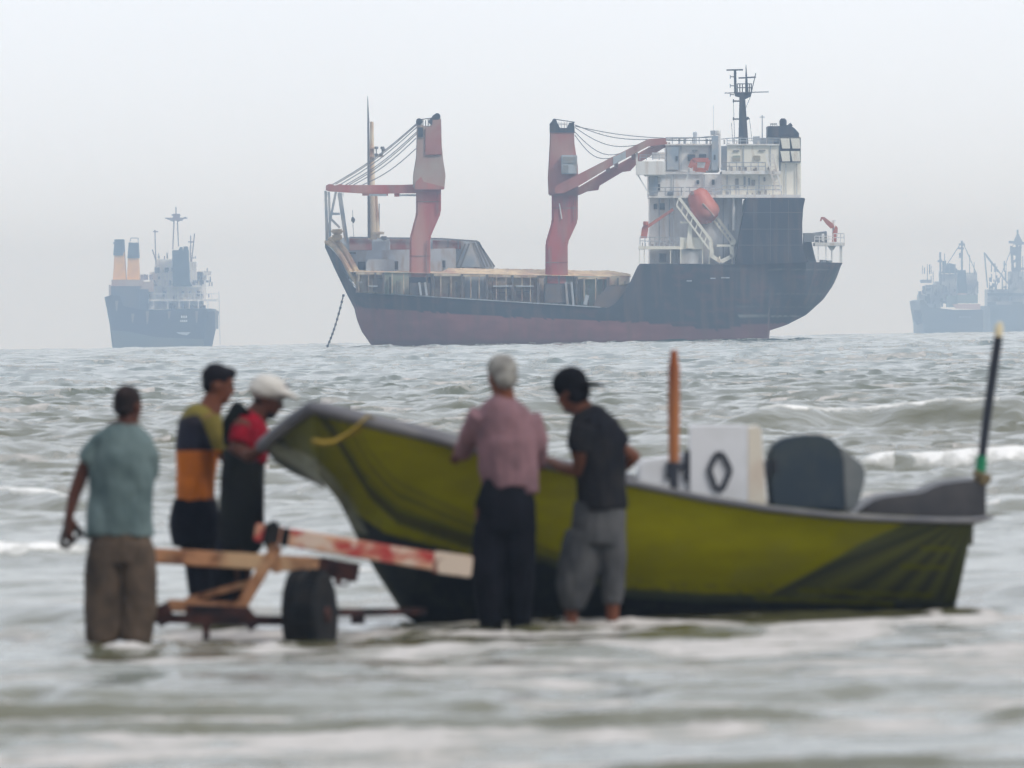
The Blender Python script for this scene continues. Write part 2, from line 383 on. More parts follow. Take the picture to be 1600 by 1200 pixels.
# ================================================================ materials
M = {}
M['hull'] = mat('ship_hull_paint', (0, 0, 0), .55, attr='paint', col2=(.14, .085, .07), nscale=.45, lo=.46, hi=.72, mixmax=.65, stretch=(2.5, 2.5, .2))
M['white'] = mat('ship_white', (.86, .86, .86), .5, col2=(.55, .45, .36), nscale=.5, lo=.52, hi=.75, mixmax=.7, stretch=(2.5, 2.5, .3), col3=(.55, .57, .6))
M['cream'] = mat('ship_cream', (.88, .86, .78), .5, col2=(.45, .30, .2), nscale=.7, lo=.56, hi=.8, mixmax=.8, stretch=(2, 2, .5))
M['greyw'] = mat('ship_grey_white', (.44, .48, .53), .6, col2=(.30, .25, .22), nscale=.6, lo=.5, hi=.72, mixmax=.8, stretch=(2, 2, .6))
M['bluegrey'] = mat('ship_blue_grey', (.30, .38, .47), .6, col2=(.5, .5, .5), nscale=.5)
M['dark'] = mat('ship_dark', (.022, .030, .044), .6, col2=(.09, .07, .065), nscale=.6, lo=.48, hi=.7, stretch=(2, 2, .3), spec=.2)
M['shade'] = mat('ship_interior_grey', (.24, .27, .30), .7, col2=(.3, .29, .28), nscale=.5)
M['red'] = mat('crane_red', (.46, .085, .075), .55, col2=(.34, .15, .13), nscale=.6, lo=.42, hi=.62, mixmax=.9, stretch=(1.6, 1.6, .35), col3=(.55, .27, .22))
M['redfade'] = mat('crane_faded_red', (.40, .15, .13), .6, col2=(.45, .36, .30), nscale=.25, lo=.44, hi=.62, stretch=(1, 1, .6), col3=(.30, .12, .10), n3=2)
M['beige'] = mat('crane_beige', (.43, .34, .29), .6, col2=(.42, .2, .17), nscale=.3, lo=.48, hi=.7, mixmax=.7)
M['orange'] = mat('lifeboat_orange', (.52, .13, .08), .45, col2=(.5, .2, .15), nscale=.5, lo=.4, hi=.7)
M['rust'] = mat('rusty_red', (.26, .07, .06), .7, col2=(.30, .22, .2), nscale=.7, lo=.4, hi=.6)
M['tan'] = mat('deck_cargo_tan', (.62, .48, .31), .8, col2=(.42, .33, .23), nscale=1.2, lo=.45, hi=.65, bump=.6, bscale=2, col3=(.36, .2, .15))
M['panel'] = mat('hatch_panel', (.55, .46, .34), .7, col2=(.42, .37, .29), nscale=.35, lo=.4, hi=.6, col3=(.30, .17, .14), n3=2.5)
M['panelg'] = mat('hatch_panel_green', (.28, .36, .31), .7, col2=(.38, .35, .29), nscale=.5, lo=.45, hi=.6)
M['glass'] = mat('window_glass', (.05, .07, .09), .2, spec=.6)
M['yellow'] = mat('funnel_yellow', (.95, .48, .03), .5, col2=(.8, .40, .05), nscale=.5)
M['navy'] = mat('funnel_navy', (.015, .045, .08), .5, col2=(.03, .06, .09), nscale=.4)
M['steel'] = mat('mast_steel', (.16, .17, .19), .5)
M['pole_cream'] = mat('mast_cream', (.80, .70, .54), .5, col2=(.5, .28, .18), nscale=.5, lo=.5, hi=.7, stretch=(2, 2, .5))

def setcol(o, fn):
    """paint attribute (own livery of the thing) from a function of the design coordinates"""
    me = o.data; n = len(me.vertices); ca = me.color_attributes.new('paint', 'FLOAT_COLOR', 'POINT')
    ca.data.foreach_set('color', np.array(fn, np.float32).ravel())

# ================================================================ MAIN SHIP
YS = 1100.0
def dn(x): return float(np.interp(x, [500, 520, 580, 700, 1160, 1260, 1322], [1111, 1108.5, 1104, 1101, 1100, 1101.5, 1107]))
def df(x): return float(np.interp(x, [500, 520, 600, 700, 1160, 1322], [1111.6, 1113, 1117, 1119, 1119, 1115]))
top_n = ([505, 512, 522, 532, 541, 552, 565, 760, 950, 962, 975, 986, 998, 1100, 1160, 1262, 1320],
         [379, 385, 395, 408, 428, 448, 457, 469, 481, 474, 457, 438, 412, 412.5, 413, 409, 410])
bot_n = ([503, 520, 540, 552, 556, 563, 580, 592, 1200, 1202, 1230, 1262, 1290, 1306, 1314, 1320],
         [381, 418, 459, 482, 499, 517, 541, 560, 560, 517, 508, 492, 468, 446, 430, 412])
def hull_grid():
    xs = sorted(set([505, 508] + list(np.arange(512, 1320, 4.0)) + [1199.5, 1200.5, 1320]))
    NV = 40; mb = MB(); cols = []
    nv = []
    for x in xs:
        t = float(np.interp(x, *top_n)); b = float(np.interp(x, *bot_n)); b = max(b, t + .5)
        yn, yf = dn(x), df(x)
        ring = []
        for k in range(NV + 1):
            v = k / NV; py = t + (b - t) * v
            tuck = float(np.interp(x, [505, 600, 1150, 1320], [0, .9, .4, 2.5])) * v ** 2 * 2
            ring.append((x, py, yn + tuck))
        for k in range(8):
            v = 1 - k / 8; py = t + (b - t) * v
            ring.append((x, py, max(yf - 1.2 * v, ring[NV][2] + .2)))
        nv.append(ring)
    n = len(nv[0])
    vs = []; 
    for ring in nv:
        for (x, y, Y) in ring:
            p = W(x, y, YS); vs.append(Vector((p.x, Y, p.z))); cols.append((x, y))
    fs = []
    for i in range(len(nv) - 1):
        for k in range(n): fs.append([i * n + k, i * n + (k + 1) % n, (i + 1) * n + (k + 1) % n, (i + 1) * n + k])
    fs.append(list(range(n))); fs.append(list(range(len(vs) - 1, len(vs) - 1 - n, -1)))
    mb.add(vs, fs)
    return mb, np.array(cols)
ship = thing('cargo_ship', (W(880, 536, YS).x, YS + 9, sea_z(YS)), 'large dark hulled cargo ship with two red deck cranes and a white deckhouse', 'cargo ship', 'ships at anchor on the horizon')
mb, pc = hull_grid(); hull = obj('hull', mb, M['hull'], ship, smooth=True)
def ship_paint(x, y):
    n1 = fbm(x / 22, y / 9, 5); n2 = fbm(x / 6, y / 4, 9)
    dark = np.array([.022, .034, .046]); red = np.array([.24, .085, .085]); 
    line = np.interp(x, [500, 560, 800, 1010, 1120, 1160, 1210], [478, 480, 496, 504, 516, 508, 505]) + 3 * (n2 - .5)
    c = np.where((y > line)[:, None], red, dark)
    mv = sstep(980, 1120, x) * .5 * (y > line); c = c * (1 - mv[:, None]) + np.array([.06, .05, .07]) * mv[:, None]
    c = c * (.75 + .6 * n1[:, None])
    # rust patches and pale scrapes on the black paint
    rs = sstep(.60, .72, n1) * .5 * (y < line); c = c * (1 - rs[:, None]) + np.array([.10, .045, .05]) * rs[:, None]
    wl = sstep(528, 538, y + 4 * n2) * .5; c = c * (1 - wl[:, None]) + np.array([.05, .05, .055]) * wl[:, None]
    for yy, a, x0, x1 in ((421, .25, 1090, 1300), (459, .16, 1110, 1300), (494, .6, 1152, 1255), (479.5, .12, 1150, 1290)):
        q = np.exp(-((y - yy) / .8) ** 2) * a * (x > x0) * (x < x1) * (.5 + n2); c = c + q[:, None] * np.array([.4, .38, .36])
    return np.concatenate([c, np.ones((len(c), 1))], 1)
setcol(hull, ship_paint(pc[:, 0], pc[:, 1]))
SPLIT = {'deck_post', 'hatch_rib', 'deck_fitting', 'rust_stain', 'deck_locker', 'drain_pipe', 'rust_panel', 'wall_shade_sheet', 'doorway', 'door', 'deck_pipe', 'cargo_lashing', 'hatch_coaming', 'stanchion_and_gap', 'mooring_winch', 'bridge_block', 'deck_slab', 'under_deck', 'bridge_wing', 'sheave',
         'jib_walkway', 'name_plate', 'antenna', 'hoist_cable', 'casing', 'name_lettering', 'louvre_panel', 'exhaust_pipe', 'weld_seam', 'stiffener', 'deckhouse', 'forecastle', 'wing_post', 'head_cap',
         'bulwark_rail', 'cab_window', 'crane_post', 'funnel_frame', 'afterdeck_house', 'deck_gear', 'stern_boat', 'beam_bracket', 'boat_deck', 'rubber_wrap', 'provision_crane', 'stern_crane', 'stack', 'head_foot'}
def part(name, m, fn, parent=ship, **kw):
    b = MB(); fn(b); return (pieces if name in SPLIT else obj)(name, b, m, parent, **kw)
def polyline(b, pts, Y, r, n=6): b.tube([W(x, y, Y) for x, y in pts], r, n)

# tall plated stern block
def f(b):
    b.prism([(1149, 414), (1153, 380), (1158, 350), (1166, 309), (1258.5, 309), (1255, 325), (1253.5, 350), (1254, 378), (1257, 396), (1264, 410)], 1099.6, 1112)
sb = part('stern_house_plating', M['dark'], f, bevel=.1)
def f(b):
    for y, x0, x1 in ((332, 1161, 1254), (358, 1157, 1253), (383, 1153, 1254)): b.bx(x0, y - .5, x1, y + .5, 1099.52, 1099.7)
    for x in (1178, 1204, 1232): b.bx(x - .4, 312, x + .4, 408, 1099.54, 1099.7)
part('weld_seam', mat('seam_grey', (.085, .10, .12), .6, col2=(.14, .10, .09), nscale=.6), f, sb)
def f(b):   # deck edge plate, pale worn line
    xs = list(range(546, 952, 14))
    for a, c in zip(xs, xs[1:]):
        ya, yc = float(np.interp(a, *top_n)), float(np.interp(c, *top_n))
        b.beam(W(a, ya - .2, dn(a) - .15), W(c, yc - .2, dn(c) - .15), .12, .055)
part('deck_edge', M['greyw'], f)
# far bulwark of the bow, its stiffened aft wing
def f(b):
    b.prism([(507, 377), (520, 372), (548, 371), (620, 371), (690, 373), (745, 377), (772, 417), (772, 440), (540, 440), (520, 405)], 1117.5, 1118)
fb = part('bow_bulwark', M['greyw'], f)
def f(b):
    b.bx(546, 372.5, 582, 391, 1117.2, 1117.45); b.bx(609, 373, 640, 390, 1117.2, 1117.45); b.bx(676, 375.5, 720, 389, 1117.2, 1117.45)
part('rust_panel', M['rust'], f, fb)
def f(b):
    b.prism([(715, 417), (728, 381), (741, 379), (755, 417)], 1117.0, 1117.4)
part('recess', M['bluegrey'], f, fb)
def f(b):
    for x0, y0, x1, y1 in ((712, 417, 727, 381), (720, 417, 733, 381), (741, 379, 757, 417), (745, 378, 762, 417), (748, 378, 768, 417), (546, 371, 690, 373), (690, 373, 746, 377), (746, 377, 773, 417)):
        b.beam(W(x0, y0, 1116.9), W(x1, y1, 1116.9), .1, .09)
    for x in (600, 645, 700, 716): b.beam(W(x, 374, 1117.1), W(x, 392, 1117.1), .05, .05)
part('stiffener', M['steel'], f, fb)
# forecastle houses
def f(b):
    b.prism([(530, 405), (534, 393), (558, 392), (700, 388), (712, 388), (712, 424), (548, 424)], 1110, 1116.9)
    b.prism([(572, 411), (576, 405), (612, 405), (616, 411), (616, 424), (572, 424)], 1106.5, 1109.8)
    b.prism([(672, 408), (690, 408), (692, 424), (672, 424)], 1107, 1109.8)
    b.bx(581, 377, 609, 392, 1111, 1115)
fc = part('forecastle', M['greyw'], f)
def f(b):
    for x0, y0, x1, y1, Y in ((559, 409, 571, 421, 1109.9), (616.5, 408, 622, 421, 1109.9), (691.5, 407, 696, 418, 1109.85)): b.bx(x0, y0, x1, y1, Y - .15, Y + .3)
    b.bx(536, 394, 556, 396.5, 1109.7, 1110.3)
part('doorway', M['dark'], f, fc)
# pale inside of near bow bulwark
def f(b):
    pts = [(508, 378), (520, 385), (530, 398), (538, 412), (548, 430), (558, 446), (566, 455)]
    b.tube([W(x + 2, y, dn(x) + .2) for x, y in pts], .28, 8)
    b.tube([W(x + 9, y - 3, dn(x) + 1.2) for x, y in pts[:-1]], .45, 8)
part('bulwark_rail', M['tan'], f)
def f(b):
    b.bx(517, 358, 536, 365, 1108, 1110)
    b.bx(519, 365, 534, 376, 1108.2, 1109.8)
part('mooring_winch', M['tan'], f, bevel=.15)
# hatch coaming, panels, stanchions, dark gap bars, cargo
def topc(x): return float(np.interp(x, [548, 700, 985], [424, 427, 433]))
def dk(x): return float(np.interp(x, *top_n)) if x > 566 else 457.
def f(b):
    xs = [556, 600, 639, 674, 722, 760, 800, 840, 852, 900, 950, 984]
    for i, (a, c) in enumerate(zip(xs, xs[1:])):
        b.k = [0, 1, 0, 0, 2, 0, 0, 0, 1, 1, 0][i % 11]
        b.prism([(a, dk(a)), (a, topc(a)), (c, topc(c)), (c, dk(min(c, 948)))], 1102.5 + .3 * (i % 3), 1114)
part('hatch_coaming', [M['panel'], M['panelg'], M['greyw']], f)
def f(b):
    r = random.Random(3)
    for x in np.arange(562, 985, 11.5):
        h = r.uniform(.55, 1); wd = r.choice([.6, 1.0, 2.2, 3.0]); t = dk(min(x, 948)); y0 = t - (t - topc(x)) * h
        b.bx(x, y0, x + wd, t, 1101.7 + r.uniform(0, .4), 1102.45)
    for x0, x1, y in ((768, 796, 449), (808, 832, 447)):
        b.bx(x0, y, x1, y + 1.6, 1101.8, 1102.2)
        b.bx(x0, y + 8, x1, y + 9, 1101.8, 1102.2)
    b.bx(583, 434, 600, 456, 1102.1, 1102.4); b.bx(640, 442, 672, 461, 1101.6, 1102.4); b.bx(852, 444, 890, 473, 1101.5, 1102.4)
    b.prism([(926, 479), (934, 462), (944, 455), (948, 446), (975, 446), (985, 441), (985, 482)], 1101.2, 1102.4)
f0_ = f
def f(b):
    f0_(b)
    for x in (599, 676, 722, 761, 801, 841, 901, 951): b.bx(x - 1.6, topc(x) + 1, x + 1.6, dk(min(x, 948)), 1101.5, 1102.4)  # dark bars stand for the shaded gaps between hatch covers
part('stanchion_and_gap', mat('stanchion_gap_grey', (.10, .10, .11), .7, col2=(.16, .12, .10), nscale=.8), f)
def f(b):
    for x0, x1, y in ((770, 800, 446), (806, 834, 446), (575, 590, 446), (560, 566, 440)): b.bx(x0, y, x1, y + 2, 1101.4, 1101.75)
    for x in (655, 664, 884, 893): b.beam(W(x, 441, 1101.3), W(x + 3, dk(x) - 1, 1101.3), .12, .12)
    b.beam(W(918, 461, 1101.3), W(914, 476, 1101.3), .2, .2)
part('deck_pipe', M['greyw'], f)
def f(b):
    for x in (560, 575, 612, 630, 688, 704, 735, 748, 775, 790, 815, 828, 912, 930): b.bx(x, topc(x) + 2, x + 1.4, dk(min(x, 948)) - 2, 1101.6, 1102.4)
    for x0, x1 in ((556, 598), (678, 720), (724, 759), (763, 799), (803, 839), (903, 949)): b.bx(x0, topc(x0) + 1.5, x1, topc(x1) + 4, 1101.9, 1102.4)
part('hatch_rib', mat('hatch_rib', (.62, .54, .42), .7, col2=(.35, .22, .16), nscale=.8), f)
def cargo():
    NX, NY = 260, 30; vs = []; fs = []
    for i in range(NX + 1):
        x = 546 + 440 * i / NX
        base = topc(x); hgt = float(np.interp(x, [546, 560, 690, 700, 860, 960, 986], [0, 3, 4, 9.5, 10, 10, 6]))
        for j in range(NY + 1):
            v = j / NY; Y = 1102.6 + 13.5 * v
            prof = math.sin(min(1, v * 2.2 + .05) * math.pi / 2) * (1 if v < .85 else (1 - v) / .15)
            h = hgt * prof * (1 + .16 * (mnoise.noise(Vector((x * .05, Y * .3, 0))))) + 1.6 * mnoise.noise(Vector((x * .22, Y * 1.2, 3))) * prof
            p = W(x, base + .8 - h, YS); vs.append(Vector((p.x, Y, p.z)))
    for i in range(NX):
        for j in range(NY): a = i * (NY + 1) + j; fs.append([a, a + 1, a + NY + 2, a + NY + 1])
    return MB().add(vs, fs)
obj('deck_cargo', cargo(), M['tan'], ship, smooth='all')
def f(b):
    b.bx(715, 429.5, 726, 432, 1102.0, 1102.5); b.bx(948, 432, 954, 452, 1101.9, 1102.6); b.bx(954, 431, 984, 445, 1102.2, 1102.7)
part('cargo_lashing', M['panel'], f)
# cranes
def crane(post, head, headp, dark_base, jib, cap=None, label=None):
    b = MB(); b.prism(post, 1103.0, 1105.6)
    c = obj('crane', b, M['red'], ship, bevel=.22, label=label)
    b = MB(); b.prism(dark_base, 1102.9, 1105.8); obj('pedestal', b, M['dark'], c)
    b = MB(); b.prism(head, 1102.4, 1106.2); h = obj('crane_head', b, headp[0], c, bevel=.12)
    return c, h
c1, h1 = crane([(639.5, 436), (640, 371), (650, 334), (650, 290), (689, 290), (689, 332), (672, 371), (672.5, 436)],
    [(645, 294), (645.5, 272), (650, 245), (651, 200), (651, 187), (656, 186), (659, 196), (673, 197), (675, 184), (689, 183.5), (690, 227), (692, 247), (696, 273), (694, 295)],
    [M['beige']], [(639, 460), (639, 433), (672.8, 433), (672.8, 462)], None, label='faded red forward deck crane with its jib lowered over the bow')
def f(b): b.prism([(664, 200), (674, 197), (675, 186), (688.5, 186), (689.5, 226), (690.5, 242), (664, 243)], 1102.15, 1102.45)
part('head_panel', M['redfade'], f, h1, bevel=.08)
def f(b):
    b.prism([(648, 293), (650, 284), (658, 276), (662, 284), (694, 292), (694, 296), (648, 296)], 1102.1, 1102.45)
part('head_foot', M['red'], f, h1)
def f(b):
    for x, y in ((655, 190), (680, 184), (683, 182), (675, 190)): b.tube([W(x, y, 1102.2), W(x, y, 1105)], .38, 14)
    b.bx(653, 199, 661, 214, 1102.2, 1102.45)
    for x in (661, 665, 669): b.beam(W(x, 186 + (x % 3), 1103), W(x, 198, 1103), .05, .05)
    b.beam(W(655, 187, 1103), W(682, 183.5, 1103), .05, .05)
part('sheave', M['dark'], f, h1, smooth=True)
def f(b):
    b.prism([(509, 290), (514, 287.5), (520, 288), (523, 290), (531, 287.5), (538, 289), (625, 289), (650, 288), (650, 302), (632, 302), (600, 302.5), (560, 302), (514, 299), (509, 297)], 1103.4, 1104.0)
    b.prism([(509, 290), (514, 287.5), (520, 288), (523, 290), (531, 287.5), (538, 289), (625, 289), (650, 288), (650, 302), (632, 302), (600, 302.5), (560, 302), (514, 299), (509, 297)], 1105.2, 1105.8)
    for x in range(515, 650, 14): b.bx(x, 292, x + 3, 299, 1104.0, 1105.2)
    b.bx(566, 301, 606, 305.5, 1103.5, 1105.7); b.bx(616, 301, 624, 307, 1103.5, 1105.7)
jib1 = part('jib', M['red'], f, c1)
def f(b): b.bx(577, 303, 604, 306.5, 1103.3, 1103.6); b.bx(624, 303.5, 650, 306.5, 1103.3, 1103.6); 
part('jib_walkway', M['greyw'], f, jib1)
def f(b):
    for i, (x1, y1, x2, y2) in enumerate(((652, 192, 520, 288), (652, 194, 524, 288), (652, 198, 532, 288), (651, 206, 540, 289), (651, 209, 545, 289), (650, 216, 552, 289), (650, 232, 566, 289))):
        Yc = 1103.5 + (i % 2) * 2; a = W(x1, y1, Yc); c = W(x2, y2, Yc); pts = []
        for k in range(9): t = k / 8; p = a.lerp(c, t); p.z -= math.sin(t * math.pi) * .45; pts.append(p)
        b.tube(pts, .055, 5)
part('hoist_cable', M['steel'], f, c1)
# jib rest, masts on the bow
def f(b):
    for x0, y0, x1, y1, Y in ((508.5, 298, 510.5, 376, 1109), (525, 299, 511, 368, 1109.5), (529, 301, 540, 378, 1110), (514, 300, 516, 376, 1112), (517, 334, 531, 334, 1109.8), (515, 340, 531, 356, 1109.8), (509, 300, 512, 372, 1110.5), (532, 301, 543, 378, 1112)):
        b.beam(W(x0, y0, Y), W(x1, y1, Y), .16, .13)
    b.rail(511, 308, 514, 308, 8, 1109, 1); b.rail(530, 308, 536, 308, 8, 1109, 1)
part('jib_rest', M['bluegrey'], f)
def f(b):
    b.tube([W(582, 374, 1112), W(581, 300, 1112), (W(581, 190, 1112))], [.5, .38, .2], 12)
    b.tube([W(590, 372, 1112), W(588, 300, 1112)], [.3, .12], 8)
    b.bx(576, 230, 590, 232.5, 1111.5, 1112.5); b.bx(575, 243, 600, 245, 1111.5, 1112.6); b.bx(583, 362, 600, 366, 1111, 1113)
fm = part('foremast', M['pole_cream'], f, smooth=True)
def f(b):
    b.tube([W(576.5, 372, 1111.4), W(575.5, 190, 1111.4), W(574.5, 150, 1111.4)], [.16, .12, .03], 8)
    for x, y in ((588, 229), (597.5, 229), (599, 232), (588, 240), (595, 240)): b.tube([W(x, y, 1111.6), W(x, y + 4, 1111.6)], .22, 8)
    b.beam(W(588, 229, 1111.6), W(588, 244, 1111.6), .06, .06); b.beam(W(597.5, 229, 1111.6), W(597.5, 244, 1111.6), .06, .06)
    for y in range(250, 370, 14): b.beam(W(576, y, 1111.4), W(581, y, 1111.9), .04, .04)
    b.beam(W(592.5, 318, 1112), W(592.5, 366, 1112), .05, .05); b.bx(596, 369, 604, 375, 1110, 1111)
part('mast_ladder', M['steel'], f, fm, smooth=True)
def f(b):
    b.tube([W(551, 328, 1110), W(551.5, 352, 1110), W(553, 372, 1110)], .03, 5)
    b.prism([(551, 338), (554.5, 342), (555, 345), (552, 349), (548.5, 345), (549, 341)], 1109.8, 1110.2)
part('signal_shape', M['steel'], f)
# crane 2
c2, h2 = crane([(852, 446), (852.2, 380), (862, 346), (862, 300), (903, 300), (903, 345), (887, 380), (887.5, 446)],
    [(857, 305), (856, 277), (858, 240), (859, 223), (859.3, 205), (897, 205), (897.5, 223), (903, 260), (904, 305)],
    [M['redfade']], [(851.5, 470), (851.5, 443), (888, 443), (888, 476)], None, label='dark capped red deck crane amidships with its double jib raised towards the deckhouse')
def f(b):
    b.prism([(859, 207), (858.8, 193), (862, 190), (864, 186), (869, 187), (871, 192), (875, 200), (886, 200), (889, 192), (897, 191), (898, 207)], 1102.3, 1106.3)
    b.beam(W(865, 186, 1103), W(898, 191, 1103), .05, .05)
part('head_cap', M['dark'], f, h2)
def f(b):
    for x in (873, 877, 882, 886): b.beam(W(x, 191, 1103), W(x, 202, 1103), .06, .06)
    b.bx(874, 193, 886, 195, 1103, 1103.2)
part('sheave_frame', M['white'], f, h2)
def f(b): b.bx(877, 242, 902, 272, 1101.2, 1102.38); 
cabn = part('operator_cab', M['greyw'], f, h2, bevel=.08, label='grey and rust brown operator cab')
def f(b): b.bx(879, 245, 900, 255, 1101.12, 1101.3); b.bx(880, 258, 888, 270, 1101.12, 1101.3)
part('cab_window', M['shade'], f, cabn)
def f(b): b.beam(W(874, 318, 1102.9), W(878, 342, 1102.9), .12, .06)
part('ladder', M['white'], f, c2)
def f(b):
    b.prism([(868, 302), (866, 294), (873, 288), (957, 245), (1013, 217), (1040, 216), (1042, 225), (1012, 229), (958, 258), (905, 290), (893, 296), (880, 302)], 1101.3, 1102.2)
    b.prism([(873, 307), (880, 300), (907, 291), (945, 268), (1000, 238), (1030, 221), (1043, 222), (1043, 228), (994, 257), (985, 267), (973, 268.5), (937, 290), (935, 297), (918, 299), (907, 304), (890, 308)], 1105.6, 1106.4)
    for x, y in ((900, 296), (950, 265), (963, 258), (990, 244), (1020, 226), (1036, 222)): b.bx(x - 3, y - 4, x + 3, y + 4, 1102.2, 1105.6)
jib2 = part('jib', M['redfade'], f, c2)
def f(b): b.prism([(958, 245.5), (978, 235.5), (978, 247.5), (958, 257.5)], 1101.18, 1101.32)
part('repaired_patch', M['greyw'], f, jib2)
def f(b):
    for x0, y0, x1, y1, sg in ((898, 195, 1012, 218, 1.2), (898, 199, 1000, 226, 2.2), (898, 206, 985, 234, 3.2), (898, 211, 955, 247, 2.2), (898, 197, 1040, 216, .6), (1040, 216, 1118, 212, .3), (1040, 218, 1160, 214, .5)):
        a = W(x0, y0, 1103.5); c = W(x1, y1, 1103.5)
        b.tube([a.lerp(c, k / 10) - Vector((0, 0, sg * .45 * math.sin(k / 10 * math.pi))) for k in range(11)], .05, 5)
part('hoist_cable', M['steel'], f, c2)
for x0, y0, x1, y1, cc_ in ((683, 300, 683, 334, c1), (666, 376, 666, 432, c1), (896, 310, 896, 345, c2), (858, 385, 858, 440, c2)):
    b = MB()
    for dx in (0, 3): b.beam(W(x0 + dx, y0, 1102.8), W(x1 + dx, y1, 1102.8), .03, .03)
    for k in range(int((y1 - y0) / 3)): b.beam(W(x0, y0 + 3 * k + 1, 1102.8), W(x0 + 3, y0 + 3 * k + 1, 1102.8), .025, .025)
    obj('ladder', b, M['rust'], cc_)
for pts_, cc_ in (([(639.7, 400), (672.4, 400)], c1), ([(650.2, 315), (688.8, 315)], c1), ([(852.3, 410), (887.3, 410)], c2), ([(862.2, 325), (902.8, 325)], c2)):
    b = MB(); b.beam(W(*pts_[0], 1102.97), W(*pts_[1], 1102.97), .03, .05); obj('weld_seam', b, M['rust'], cc_)
# deckhouse
Ya, Yb = 1103.5, 1114
def house(name, m, rects, **kw):
    def f(b):
        for x0, y0, x1, y1, a, c in rects: b.bx(x0, y0, x1, y1, a, c)
    return part(name, m, f, **kw)
dh = house('deckhouse', M['white'], [(1015, 309, 1150, 413, Ya + 1, Yb), (1013, 272, 1128, 306, Ya, Yb), (1040, 227, 1124, 268, Ya + .4, Yb), (1014, 306, 1150, 309, 1102.4, Yb)], label='white and grey deckhouse streaked with rust')
M['deckwhite'] = M['white']
house('bridge_block', M['cream'], [(1136, 227, 1217, 267, 1102.6, 1112), (1128, 272, 1221, 305, 1102.9, 1112)], parent=dh)
house('deck_slab', M['white'], [(1128, 266.8, 1220, 272.2, 1101.8, 1112.5), (1119, 304, 1251, 309, 1101.2, 1113), (1052, 305.5, 1120, 309.2, 1101.6, 1103.4), (1039.5, 224.5, 1124, 227, Ya - .2, Yb + .2), (1136, 224.8, 1218, 227, 1102.3, 1112.2)], parent=dh)
house('under_deck', mat('under_deck_grey', (.75, .77, .80), .7, col2=(.50, .50, .50), nscale=.4, stretch=(2, 2, .4)), [(1052, 309.3, 1160, 413, 1103.2, 1104.4), (1040, 268.2, 1100, 271.5, 1103.1, 1104), (1062, 391, 1099, 412, 1101.4, 1103.1)], parent=dh)
house('bridge_wing', M['white'], [(994, 252, 1040, 273, 1101.5, 1104.4), (1007, 268, 1040, 275, 1101.7, 1105)], parent=dh)
def f(b):
    b.beam(W(995, 231, 1102), W(995, 252, 1102), .12, .12); b.beam(W(996, 272, 1102), W(1014, 303, 1102), .07, .07)
    b.bx(1019, 238, 1040, 248, 1103, 1106); b.tube([W(1124.5, 262, 1102), W(1124.5, 209, 1102)], .16, 10); b.tube([W(1122, 209, 1102), W(1122, 204, 1102)], .3, 10)
    b.beam(W(1067, 307, 1101), W(1077, 264, 1101), .1, .1); b.bx(1077, 276, 1094, 278.5, 1101.5, 1102.2)
    b.tube([W(1146.5, 309, 1102), W(1146.5, 360, 1102)], .16, 8)
part('wing_post', M['white'], f, dh)
house('wall_shade_sheet', M['bluegrey'], [(1042, 229, 1060, 265, 1103.3, 1103.88), (1112, 212, 1122, 266, 1103.2, 1103.88), (1014, 274, 1028, 304, 1103.0, 1103.46), (1126, 228, 1136, 266, 1103.3, 1104)], parent=dh)  # blue-grey sheets put shade into the colour of the white walls
wins = [(1075, 242, 1086, 251), (1093, 241, 1103, 250), (1056, 244, 1059, 250), (1115, 242, 1118, 250), (1113, 281, 1116, 288), (1089, 282, 1092, 287), (1022, 319, 1026, 326), (1031, 318, 1038, 327), (1028, 288, 1031, 297), (1116, 243, 1118, 249)]
for x0, y0, x1, y1 in wins:
    b = MB(); Yw = Ya - .1 if y0 < 300 else Ya + .9; b.bx(x0 - .6, y0 - .6, x1 + .6, y1 + .6, Yw - .1, Yw + .6); wf = obj('window', b, M['steel'], dh)
    b = MB(); b.bx(x0, y0, x1, y1, Yw - .2, Yw - .08); obj('pane', b, M['glass'], wf)
for x0, y0, x1, y1 in ((1145, 243, 1157, 251), (1178, 243, 1188, 250)):
    b = MB(); b.bx(x0, y0, x1, y1, 1102.4, 1102.7); obj('window', b, M['panelg'], dh)
def f(b):
    for x0, y0, x1, y1 in ((1149, 279, 1154, 294), (1162, 276, 1165, 292), (1169, 278, 1172, 290), (1174, 281, 1180, 290), (1193, 277, 1196, 283)): b.bx(x0, y0, x1, y1, 1102.75, 1103)
    for x0, y0, x1, y1 in ((1082, 234, 1090, 235.5), (1146, 234.5, 1155, 236), (1186, 234, 1196, 235.5)): b.bx(x0, y0, x1, y1, 1102.4, 1104)
    b.bx(1043, 300, 1052, 305, 1103, 1103.4); b.bx(1030, 396, 1041, 409, 1104.3, 1104.6)
part('door', M['shade'], f, dh)
for rr in ((1040, 225, 1124, 225, 10, 1103.6, 8, .045), (1136, 225, 1218, 225, 9, 1102.6, 8, .045), (1128, 267, 1196, 267, 13, 1102, 6, .045), (1014, 306, 1128, 306, 13, 1102.6, 9, .045), (1128, 304, 1221, 304, 14, 1101.6, 7, .045), (1000, 384, 1062, 386, 14, 1101.2, 8, .045), (1128, 304, 1150, 304, 14, 1101.4, 2, .05), (1000, 250, 1040, 250, 8, 1101.8, 4, .04)):
    b = MB(); b.rail(*rr); obj('railing', b, M['greyw'], dh)
def f(b):
    b.beam(W(1197, 240, 1101.5), W(1213, 300, 1101.5), .08, .08); b.beam(W(1207, 240, 1101.5), W(1221, 298, 1101.5), .08, .08)
    for k in range(10): t = k / 9; b.beam(W(1197 + 16 * t, 242 + 56 * t, 1101.5), W(1207 + 14 * t, 242 + 56 * t, 1101.5), .05, .05)
part('stairway', M['white'], f, dh)
